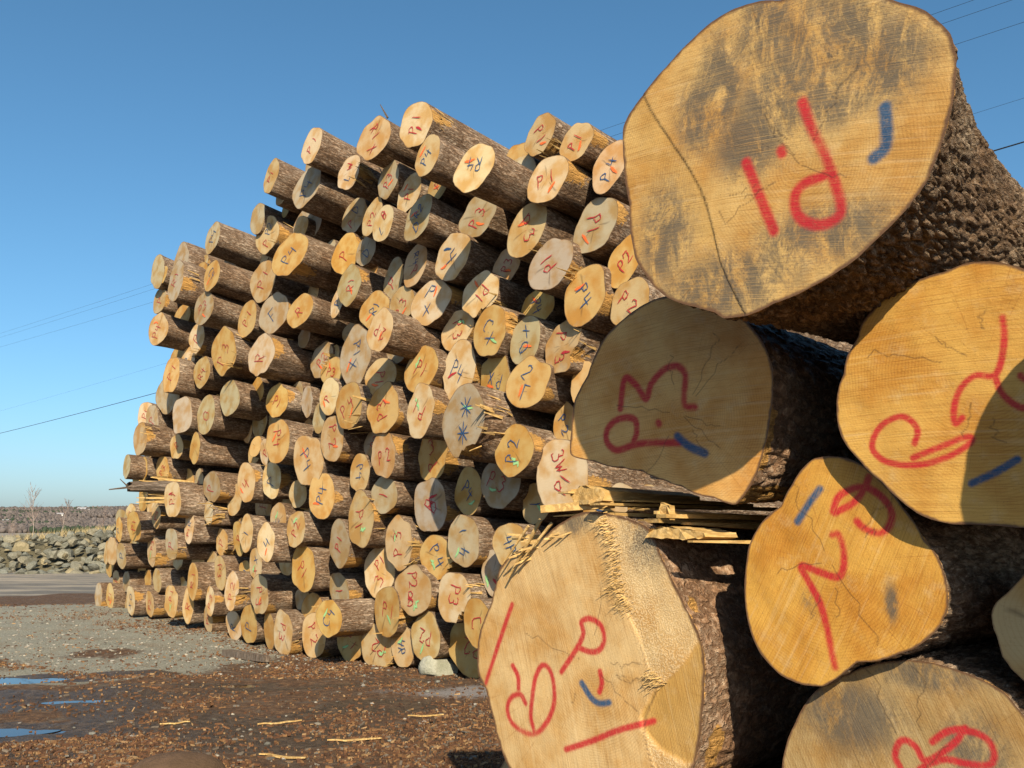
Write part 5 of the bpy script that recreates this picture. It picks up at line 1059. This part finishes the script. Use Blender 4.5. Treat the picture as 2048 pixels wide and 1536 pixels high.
EXTRA = {'sliver': (1.191, 2.123, 1.121), 'behind': (1.493, 2.501, 2.125), 'caster': (1.331, 1.488, 1.743), 'chipA': (0.385, 2.785, 1.336), 'chipB': (0.529, 2.636, 1.336), 'splA': (0.026, 3.157, 1.277), 'splB': (0.166, 3.012, 1.373), 'slabA': (0.172, 3.092, 1.518), 'slabB': (0.285, 3.004, 1.514), 'stakeA': (0.131, 3.091, 1.478), 'broken': (-5.069, 14.119, 1.883)}
def seg_dist(X, Y, pts):
    d = np.full(X.shape, 9.)
    for (ax, ay), (bx_, by_) in zip(pts[:-1], pts[1:]):
        dx, dy = bx_-ax, by_-ay; t = np.clip(((X-ax)*dx+(Y-ay)*dy)/(dx*dx+dy*dy+1e-12), 0, 1)
        d = np.minimum(d, np.hypot(X-ax-t*dx, Y-ay-t*dy))
    return d
def smooth_line(p, n=6):
    p = np.array(p, float)
    if len(p) < 3: return [tuple(q) for q in p]
    q = np.concatenate([[2*p[0]-p[1]], p, [2*p[-1]-p[-2]]]); o = []
    for i in range(1, len(q)-2):
        for t in np.linspace(0, 1, n, endpoint=False):
            a, b, c, d = q[i-1:i+3]
            o.append(tuple(.5*((2*b)+(-a+c)*t+(2*a-5*b+4*c-d)*t*t+(-a+3*b-3*c+d)*t**3)))
    o.append(tuple(p[-1])); return o
def inside_poly(X, Y, poly):
    r = np.zeros(X.shape, bool); n = len(poly)
    for i in range(n):
        (x0, y0), (x1, y1) = poly[i], poly[(i+1) % n]
        c = ((y0 > Y) != (y1 > Y)) & (X < (x1-x0)*(Y-y0)/(y1-y0+1e-12)+x0); r ^= c
    return r
def left_of(X, Y, pts):   # True on the low-x side of a top-to-bottom line
    p = sorted(pts, key=lambda q: q[1]); return X < np.interp(Y, [q[1] for q in p], [q[0] for q in p])

def giant(key, label, colour, bark, length=3.2, na=380, nring=96, dense=1.1, nst=70, flare=.2, relief=.006, cell=.032, tag_cat='log', bare_fn=None, drift=0.):
    q = NEAR[key]; seed = sum(map(ord, key))
    e = empty('log', log_frame(q['loc'], ALN, DRN)); tag(e, label, 'log', 'giant logs of the near pile')
    o = np.array(q['outline']); ctr = o.mean(0)
    a = np.arctan2(o[:, 1]-ctr[1], o[:, 0]-ctr[0]); rr_ = np.hypot(o[:, 0]-ctr[0], o[:, 1]-ctr[1]); k = np.argsort(a); a, rr_ = a[k], rr_[k]
    th = np.linspace(-math.pi, math.pi, na, endpoint=False)
    aa = np.concatenate([a[-3:]-2*math.pi, a, a[:3]+2*math.pi]); rv_ = np.concatenate([rr_[-3:], rr_, rr_[:3]])
    RF = np.interp(th, aa, rv_); kern = np.array([1, 3, 5, 3, 1.])/13; RF = sum(kern[j]*np.roll(RF, j-2) for j in range(5))
    RF = RF*(1+.006*(fbm(v3(np.cos(th)*9, np.sin(th)*9, seed), 4, seed)-.5)*2)
    # ---- sawn face
    rho = np.linspace(0, 1, nring)**.9; X = ctr[0]+rho[:, None]*(RF*np.cos(th))[None]; Y = ctr[1]+rho[:, None]*(RF*np.sin(th))[None]
    RH = np.repeat(rho[:, None], na, 1); wob = fbm(v3(X*6, Y*6, seed), 3, seed)-.5
    red = np.zeros_like(X); blu = np.zeros_like(X); W = q['width']*.88
    for s in q['red']:
        d = seg_dist(X, Y, smooth_line(s)); dn = .52+.9*fbm(v3(X*13, Y*13, seed+5.), 3, 8); red = np.maximum(red, np.clip(1.25-d/W*.86, 0, 1)*np.clip(dn, 0, 1)+.16*np.exp(-(d/(2.1*W))**2))
    for s in q['blue']:
        d = seg_dist(X, Y, smooth_line(s)); dn = .55+.8*fbm(v3(X*11, Y*11, seed+9.), 3, 8); blu = np.maximum(blu, np.clip(1.25-d/W*.80, 0, 1)*np.clip(dn, 0, 1)+.16*np.exp(-(d/(2.1*W))**2))
    st = np.zeros_like(X)
    for cx, cy, ra, rb in q['stain']: st = np.maximum(st, np.exp(-(((X-cx)/ra)**2+((Y-cy)/rb)**2)*.9))
    Z = .003*(fbm(v3(X*9, Y*9, seed+1), 4, seed+1)-.5)*2
    dark = np.zeros_like(X); och = np.zeros_like(X); fz = np.zeros_like(X)
    px, py = q['pith']; rad = np.hypot(X-px, Y-py)
    rg = random.Random(seed)
    for c in range(rg.randint(5, 8)):            # drying checks that run out from the pith
        an = rg.uniform(0, 6.28); L0, L1 = rg.uniform(.0, .12), rg.uniform(.12, .30); pts = []
        for t in np.linspace(L0, L1, 9): pts.append((px+math.cos(an+rg.gauss(0, .05))*t, py+math.sin(an+rg.gauss(0, .05))*t))
        dark = np.maximum(dark, .75*np.clip(1-seg_dist(X, Y, pts)/.0022, 0, 1))
    if 'step' in q:
        sl = smooth_line(q['step']); lo = left_of(X, Y, sl); d = seg_dist(X, Y, sl)
        if key == 'T':
            Z = np.where(lo, Z-.0022, Z); och = np.where(lo, .55*np.clip(1-d/.16, 0, 1), 0); dark = np.maximum(dark, np.where(lo, .8, .1)*np.clip(1.1-d/.003, 0, 1))
        else:
            sd_ = np.where(lo, -d, d); ro = sstep(-.002, .006, sd_); Z = Z-ro*(.004+.006*wob); fz = .8*ro*sstep(.36, .05, d)+.3*(1-ro)*sstep(.03, 0, d); dark = np.maximum(dark, .8*np.clip(1.1-d/.004, 0, 1)*sstep(.15, .05, Y)*sstep(-.35, -.25, Y))
    if 'ochre' in q:
        pl = smooth_line(q['ochre']+q['ochre'][:1]); ins = inside_poly(X, Y, pl); dp = seg_dist(X, Y, pl); dp = dp+.006*(fbm(v3(X*60, Y*60, 3.), 3)-.5); oc = np.where(ins, sstep(0, .006, dp), 0)
        Z = Z-.006*oc; och = np.maximum(och, oc); fz = fz*(1-oc)
    if key == 'L': Z = Z-.05*sstep(.93, 1.0, RH)*sstep(-.2, .4, np.cos(th))[None]*0
    Z[-1] = Z[-2]
    sd = np.array(q['saw'], float); sd /= np.hypot(*sd)          # direction the saw teeth ran
    al = X*sd[0]-Y*sd[1]; sw = X*sd[1]+Y*sd[0]; sw = sw+.12*al*al
    mask = np.stack([red, blu, st, dark], -1); mask2 = np.stack([och, fz, 0*X, 0*X+1], -1)
    V = v3(X, Y, Z).reshape(-1, 3)
    f = mesh_obj('cut_end', V, grid_faces(nring, na, True), M['near'], e, smooth=True,
        attrs={'rad': rad.ravel(), 'rho': RH.ravel(), 'saw': sw.ravel(), 'along': al.ravel(), 'theta': np.arctan2(Y-py, X-px).ravel()}, colors={'mask': mask.reshape(-1, 4), 'mask2': mask2.reshape(-1, 4)})
    f.color = (*colour, 1)
    # ---- bark body, furrows as real relief
    ts = np.concatenate([[0, .004], np.linspace(.012, dense, nst), np.linspace(dense+.15, length, 8)])
    r0 = RF.mean(); B = np.minimum(1, ts/.9)[:, None]
    fl = (1-flare*(1-np.exp(-ts/.38)))*(1-.10*ts/length)
    RT = (RF[None]*(1-B*.65)+r0*B*.65)*fl[:, None]
    cx_, cy_ = ctr[0]*(1-B[:, 0]*.0), ctr[1]
    c3 = v3(np.cos(th)[None]*RT, np.sin(th)[None]*RT, np.repeat(ts[:, None], na, 1)*.30)
    c3 = c3+.022*(np.stack([vnoise(c3*16, 1), vnoise(c3*16, 2), vnoise(c3*16, 3)], -1)-.5)
    d1, d2, cid = worley(c3/cell, seed); d1b, d2b, cb = worley(c3/(cell*.42)+7, seed+9)
    pl_ = sstep(.02, .30, d2-d1); h = (pl_*(.65+.5*cid)+.30*sstep(0, .4, d2b-d1b)-.75)*relief+relief*1.3*(fbm(c3*40, 4, seed)-.5)
    h = h*np.clip(ts/.02, 0, 1)[:, None]
    RT = RT+h; xx = ctr[0]+RT*np.cos(th); yy_ = ctr[1]+RT*np.sin(th)+(drift*(1-np.exp(-ts/.4)))[:, None]; zz = np.repeat(-ts[:, None], na, 1)+Z[-1][None]*np.clip(1-ts/.08, 0, 1)[:, None]
    bare = np.zeros_like(RT)
    bare[0] = .5; bare = np.maximum(bare, .52*np.clip(1-ts/.03, 0, 1)[:, None]*(.6+.8*fbm(v3(np.cos(th)*5, np.sin(th)*5, seed), 3, 3))[None])
    if bare_fn is not None: bare = np.maximum(bare, bare_fn(th[None]+0*RT, -zz, xx, yy_))
    bk = mesh_obj('bark', v3(xx, yy_, zz).reshape(-1, 3), grid_faces(len(ts), na, True)[:, ::-1], bark, e, smooth=True, attrs={'bare': bare.ravel()})
    return e, q

eT, _ = giant('T', 'giant topmost log with red P.1 and blue tick, grey stains and saw step', (.54, .35, .125), M['bark_furrowed'], na=620, nst=170, dense=1.3, flare=.26, drift=-.085, relief=.0095, cell=.021)
def bareS(th, t, x, y): return np.where((th < -.75) & (th > -2.6), .95, 0)+np.where((th > -.62) & (th < -.1) & (t < .035), .8, 0)
eS, qS = giant('S', 'giant log under the topmost, mostly shaded face with red P.3', (.62, .365, .12), M['bark_wet'], flare=.08, relief=.007, cell=.03, bare_fn=bareS)
def bareL(th, t, x, y):
    b = np.zeros_like(th)
    for a0, t0, s in ((-.52, .11, .05), (-.80, .17, .055), (.35, .05, .025)): b = np.maximum(b, np.clip(1.3-np.hypot((th-a0)*.4, t-t0)/s*.8, 0, 1))
    return b
eL, qL = giant('L', 'giant pale log at lower left with two red P marks and torn ridge', (.57, .40, .19), M['bark_wet'], flare=.04, relief=.007, cell=.035, bare_fn=bareL)
eR, _ = giant('R', 'giant golden log at right edge with red loops under the topmost log', (.55, .32, .075), M['bark'], flare=.06, relief=.007)
eM, _ = giant('M', 'golden pear-shaped giant log with a tall red 2 and blue stroke', (.54, .295, .055), M['bark'], flare=.03, relief=.008)
eB, _ = giant('B', 'dull brown giant log at the bottom edge with smeared red mark', (.38, .265, .115), M['bark'], flare=.03, relief=.008)

# torn fibres on the pale log's saw ridge
rnd = random.Random(4); bag = Bag(); line = smooth_line(qL['step'][:8], 30)
for i in range(520):
    u_ = rnd.random(); j = int(len(line)*(.50*u_**.9 if rnd.random() < .86 else .84+.12*u_)); p = line[j]
    x, y = p[0]+rnd.gauss(.012, .014), p[1]+rnd.gauss(0, .008); L = rnd.choice([.006, .009, .013, .02, .034])*rnd.uniform(.6, 1.2)
    v, f = sliver((x, y, -.008), (x-L*rnd.uniform(.3, 1.0), y-L*rnd.uniform(-.2, .6), .002+L*rnd.uniform(.2, .6)), rnd.uniform(.0015, .004), .0015, tip=.3); bag.add(v, f)
o = bag.build('torn_fibres', M['splinter'], eL); o['kind'] = 'stuff'
bag = Bag()   # splinters lifted off its upper left shoulder
oL = qL['outline']
for i in range(15):
    t = rnd.random(); a, b = np.array(oL[1]), np.array(oL[3]); p = a+(b-a)*t; p = p+np.array([rnd.uniform(-.01, .03), rnd.uniform(-.03, .02)])
    d = np.array([-rnd.uniform(.01, .07), -rnd.uniform(-.01, .04), rnd.uniform(.01, .06)])
    v, f = sliver((p[0]+.03, p[1], -.03), (p[0]+d[0], p[1]+d[1], d[2]), rnd.uniform(.008, .022), rnd.uniform(.003, .008), tip=.25); bag.add(v, f)
for (a, b, w) in (((-.195, .435, .015), (-.325, .25, .0), .013), ((-.15, .425, .01), (-.25, .31, .01), .009), ((-.235, .415, .03), (-.34, .29, .015), .008)):
    v, f = sliver((a[0], a[1], a[2]), (b[0], b[1], b[2]+.03), w, .006, tip=.45); bag.add(v, f)
o = bag.build('splinters', M['splinter'], eL); o['kind'] = 'stuff'
# slab hanging split below the shaded log, with a snapped stake
def block(name, pts_front, depth, mat, parent, jag=.006, seed=0):
    r_ = random.Random(seed); n = len(pts_front); dens = []
    for i in range(n):
        a, b = np.array(pts_front[i]), np.array(pts_front[(i+1) % n]); m = max(2, int(np.linalg.norm(b-a)/.012))
        dens += [a+(b-a)*j/m for j in range(m)]
    n = len(dens); V = []
    off = [(r_.gauss(0, jag*.5), r_.gauss(0, jag)) for _ in dens]; NL_ = 9
    for kk in range(NL_):
        zz = -depth*(kk/(NL_-1))**1.6
        for p, (a_, b_) in zip(dens, off): V.append((p[0]+a_+r_.gauss(0, jag*.12), p[1]+b_+r_.gauss(0, jag*.15), zz+(r_.gauss(0, jag*2.2) if kk == 0 else 0)))
    F = [tuple(range(n))]+[(k*n+i, (k+1)*n+i, (k+1)*n+(i+1) % n, k*n+(i+1) % n) for k in range(NL_-1) for i in range(n)]+[tuple(range(NL_*n-1, (NL_-1)*n-1, -1))]
    return mesh_obj(name, V, F, mat, parent)
rnd = random.Random(31)
for i in range(16):
    x0 = rnd.uniform(-.40, .16); yb = -.235-.24*(x0+.40)*.75; yy0 = yb-rnd.uniform(.015, .075); z1 = rnd.uniform(-.10, .02) if i > 5 else rnd.uniform(0, .07)
    v, f = sliver((x0+rnd.uniform(.0, .05), yy0-rnd.uniform(-.01, .02), -rnd.uniform(.5, .95)), (x0-rnd.uniform(0, .05), yy0, z1), rnd.uniform(.03, .10), rnd.uniform(.008, .022), side=(0, 1, 0), tip=rnd.uniform(.25, .7)); mesh_obj('splinter', v, f, M['splinter'], eS)
block('torn_slab', [(-.40, -.255), (-.365, -.235), (-.30, -.24), (-.255, -.255), (-.255, -.285), (-.31, -.295), (-.38, -.29)], .5, M['splinter'], eS, .0022, 2)
for a, b, w, t in (((-.26, -.292, -.05), (-.45, -.312, .08), .028, .022),):
    v, f = sliver(a, b, w, t, tip=.8); mesh_obj('splinter', v, f, M['splinter'], eS)

# loose bark-edged slab resting on the pale log's shoulder
cA, cB = Vector(EXTRA['chipA']), Vector(EXTRA['chipB'])
ch = empty('wood_slab', log_frame(tuple((cA+cB)/2), ALN, DRN)); L2 = (cA-cB).length/2
block('body', [(-L2, -.014), (-L2*.8, .010), (-L2*.2, .016), (L2*.5, .012), (L2*.95, .0), (L2, -.010), (L2*.3, -.020), (-L2*.5, -.018)], .16, M['splinter'], ch, .0018, 6)
block('chip', [(-L2*.5, .05), (-L2*.45, .085), (-L2*.1, .075), (-L2*.12, .035)], .02, M['splinter'], ch, .0015, 8)
tag(ch, 'yellow splintered slab lying on the shoulder of the pale giant log', 'slab')

# plainer giants: partly in view at the right edge, an added shade caster, and the bottom course that carries the pile
def plain_giant(loc, ru, rv, label, tone, seed, group='giant logs of the near pile', marks='-'):
    global ALPHA
    keep = ALPHA; ALPHA = ALN
    e = build_log((*loc, ru, rv, 0., tone, '-', marks, label), seed, group); ALPHA = keep
    return e
plain_giant(EXTRA['sliver'], .13, .15, 'log end cut off by the right edge beside the pear-shaped giant', 't', 9001)
plain_giant(EXTRA['behind'], .14, .13, 'tan log end with orange mark peeking out behind the topmost giant', 't', 9002, marks='o-@10')
plain_giant(EXTRA['caster'], .31, .32, 'giant log at far right casting shade on the golden one', 't', 9003)  # out-of-view log added only to throw shade onto the right-edge face
for i, (dx, dz) in enumerate(((-.30, .36), (.42, .31), (1.05, .33))):
    bx0 = np.array([.233, 2.942]); ud = np.array([math.cos(ALN), -math.sin(ALN)]); p = bx0+ud*dx
    plain_giant((float(p[0])+.10, float(p[1])+.12, dz), .31, dz*.97, ['giant log on the ground directly under the pale giant log','giant log on the ground between the two lowest giants','giant log on the ground under the dull brown giant'][i], 'g', 9010+i, 'bottom course of the near pile')

# ------------------------------------------------------------------ broken piece jutting from the far pile's left flank
e = empty('split_log', log_frame(EXTRA['broken'], R(48), R(2))); rnd = random.Random(77); tag(e, 'splintered yellow broken log jutting from the left flank of the far pile', 'log')
for i in range(7):
    y0 = -.15+.05*i; Lz = rnd.uniform(.22, .52); v, f = sliver((.02*rnd.random(), y0*.8, -.5), (rnd.uniform(-.05, .03), y0*1.25, Lz), .09, .065, side=(1, 0, 0), tip=.12); mesh_obj('splinter', v, f, M['splinter'], e)
bag = Bag(); pts = [(.02, .05, -.6), (0, .05, .1), (-.02, .045, .36), (0, .02, .6)]; tube_pts(bag, pts, [.10, .095, .085, .07], (.2, .15, .12), 9); bag.v[0] = bag.v[0]*(1+.03*RNG.standard_normal(bag.v[0].shape)); bag.build('limb', M['weathered'], e)
for a_, b_, w in (((0, .03, .52), (-.02, -.03, .86), .035), ((0, .04, .62), (-.02, .13, .72), .02), ((0, .0, .3), (0, -.17, .36), .012)):
    v, f = sliver(a_, b_, w, w*.8, tip=.4); mesh_obj('twig', v, f, M['weathered'], e)

# ------------------------------------------------------------------ litter on the ground
rnd = random.Random(21); bag = Bag()
COLS = [(.13, .062, .027), (.10, .046, .022), (.19, .10, .042), (.07, .035, .018), (.22, .13, .06), (.30, .19, .09), (.12, .095, .07), (.13, .115, .095)]
WTS = [6, 6, 4, 5, 1.4, .8, 1.6, .7]
def zone_at(x, y):
    w1 = fbm(v3(np.array([x*.45]), np.array([y*.45]), 7.), 4, 7)[0]-.5; return y+3.2*w1
_cx, _cy = np.meshgrid(np.arange(200)/8., np.arange(200)/8.); CL = np.clip(.12+1.5*sstep(.38, .66, fbm(v3(_cx*1.3, _cy*1.3, 4.), 4, 77)), 0, 1).tolist()
n = 0
while n < 24000:
    y = 5.0+12*rnd.random()**1.7; hw = y*.58; x = rnd.uniform(-hw, min(hw*.25, 1.2))
    s, q = pile_s(x, y)
    if q < -.35: continue
    dens = 1.0
    yz = y+ (2.2*(math.sin(x*1.3)+math.sin(y*1.7+x))*.25)
    if 7.3 < yz < 9.0 and x < -1.0: dens = .15
    elif yz > 9.4 and x < -2.4: dens = .10 if y < 14.4 else .5
    if q < .9: dens = 1
    if rnd.random() > dens*CL[int(y*8) % 200][int((x+12)*8) % 200]: continue
    L = rnd.choice([.008, .011, .014, .018, .026, .04])*(1.5 if rnd.random() < .06 else 1)*rnd.uniform(.7, 1.3); w = L*rnd.uniform(.18, .6); t = rnd.uniform(.003, .010)
    a = rnd.uniform(0, math.pi); a = a*.35+rnd.choice([0, .3, 2.8])*.6 if rnd.random() < .4 else a
    z = gz_at(x, y)
    ca, sa = math.cos(a), math.sin(a); tl = rnd.gauss(0, .22)
    pts = []
    for zz in (-.004, t):
        for lx, ly in ((-L, -w*.6), (L*.9, -w), (L, w*.5), (-L*.8, w)):
            pts.append((x+(lx*ca-ly*sa)*.5, y+(lx*sa+ly*ca)*.5, z+zz+lx*tl*.5+.003))
    c = rnd.choices(COLS, WTS)[0]; g = rnd.uniform(.75, 1.25); bag.add(pts, BOXF, tuple(v*g for v in c)); n += 1
o = bag.build('bark_litter', M['tint']); tag(o, 'brown bark and wood chip litter strewn over the yard ground', 'litter', kind='stuff')
bag = Bag()
for i in range(5200):
    y = 5.5+10*rnd.random()**1.1; x = rnd.uniform(-y*.58, min(0.2, y*.2-.6)); s, q = pile_s(x, y)
    if q < 0 or (y < 9.6 and rnd.random() > .05): continue
    r_ = rnd.choice([.006, .008, .011, .014, .02])*rnd.uniform(.7, 1.2); z = gz_at(x, y)
    g = rnd.uniform(.6, 1.35); c = rnd.choice([(.20, .19, .16), (.23, .21, .18), (.16, .155, .13), (.27, .24, .19)])
    v = I0*np.array([1, .8, .6])*r_*(1+.2*RNG.standard_normal((12, 1)))+np.array([x, y, z+r_*.2]); bag.add(v, I0F, tuple(k_*g for k_ in c))
o = bag.build('gravel', M['tint']); tag(o, 'loose grey gravel stones scattered on the yard', 'gravel', kind='stuff')

def on_ground(o): return o
SL = [(-1.62, 6.9, .30, .3, .024, 'thin pale wood sliver lying on the litter in mid yard'), (-1.0, 6.3, .34, .1, .026, 'pale split sliver on the litter left of the giant pale log'), (-2.35, 6.9, .20, .5, .02, 'short pale sliver on the litter near the puddles'), (-1.35, 5.85, .30, -.3, .03, 'broad pale sliver near the bottom edge beside the mound'), (-.62, 7.1, .26, .22, .02, 'small pale sliver nearest the giant logs')]
for i, (x, y, L, a, w, lb) in enumerate(SL):
    rs = random.Random(i+40); n = 7; V = []
    for j in range(n):
        t = j/(n-1)-.5; off = .10*L*(t*t-.08)*rs.choice([-1, 1])+rs.gauss(0, .004); ca, sa = math.cos(a), math.sin(a)
        px, py = x+ca*t*L-sa*off, y+sa*t*L+ca*off; z = gz_at(px, py)+.006+.012*abs(t); wd = w*.5*(1-1.5*abs(t))+.003
        for sx, sz in ((-1, 0), (1, 0), (1, .007), (-1, .007)): V.append((px-sa*sx*wd, py+ca*sx*wd, z+sz))
    F = [(4*j+q, 4*j+(q+1) % 4, 4*j+4+(q+1) % 4, 4*j+4+q) for j in range(n-1) for q in range(4)]+[(3, 2, 1, 0), (4*n-4, 4*n-3, 4*n-2, 4*n-1)]
    o = mesh_obj('wood_sliver', V, F, M['splinter']); tag(o, lb, 'sliver', 'pale wood slivers on the ground')
# plank at the foot of the pile, pale boulder, brown mound
v, f = sliver((-3.18, 10.9, gz_at(-3.18, 10.9)+.045), (-2.55, 10.2, gz_at(-2.55, 10.2)+.05), .10, .075, tip=.8); o = mesh_obj('plank', v, f, M['weathered']); tag(o, 'brown squared timber lying on the ground against the pile foot', 'plank')
def boulder(x, y, s, c, label, flat=.62, seed=0, cat='stone', name='boulder'):
    g = np.random.default_rng(seed); V, F = ico(3); V = V*np.array([1, .8, flat])
    for _ in range(8 if flat > .5 else 0):
        nrm = g.standard_normal(3); nrm /= np.linalg.norm(nrm); dd = V@nrm-g.uniform(.45, .62); V = V-np.outer(np.maximum(dd, 0), nrm)
    V = V*s*(1+.06*(fbm(V*3+seed, 3)[:, None]-.5)); z = gz_at(x, y)
    o = mesh_obj(name, V, F, M['rock']); o.location = (x, y, z+s*flat*.32); o.color = (*c, 1); tag(o, label, cat); return o
boulder(-.70, 9.35, .19, (.36, .35, .28), 'pale angular stone lying under the bottom logs', .8, 3)
boulder(-1.80, 5.36, .26, (.11, .066, .040), 'low brown earth mound at the bottom edge of the yard', .42, 5, 'mound', 'earth_mound')
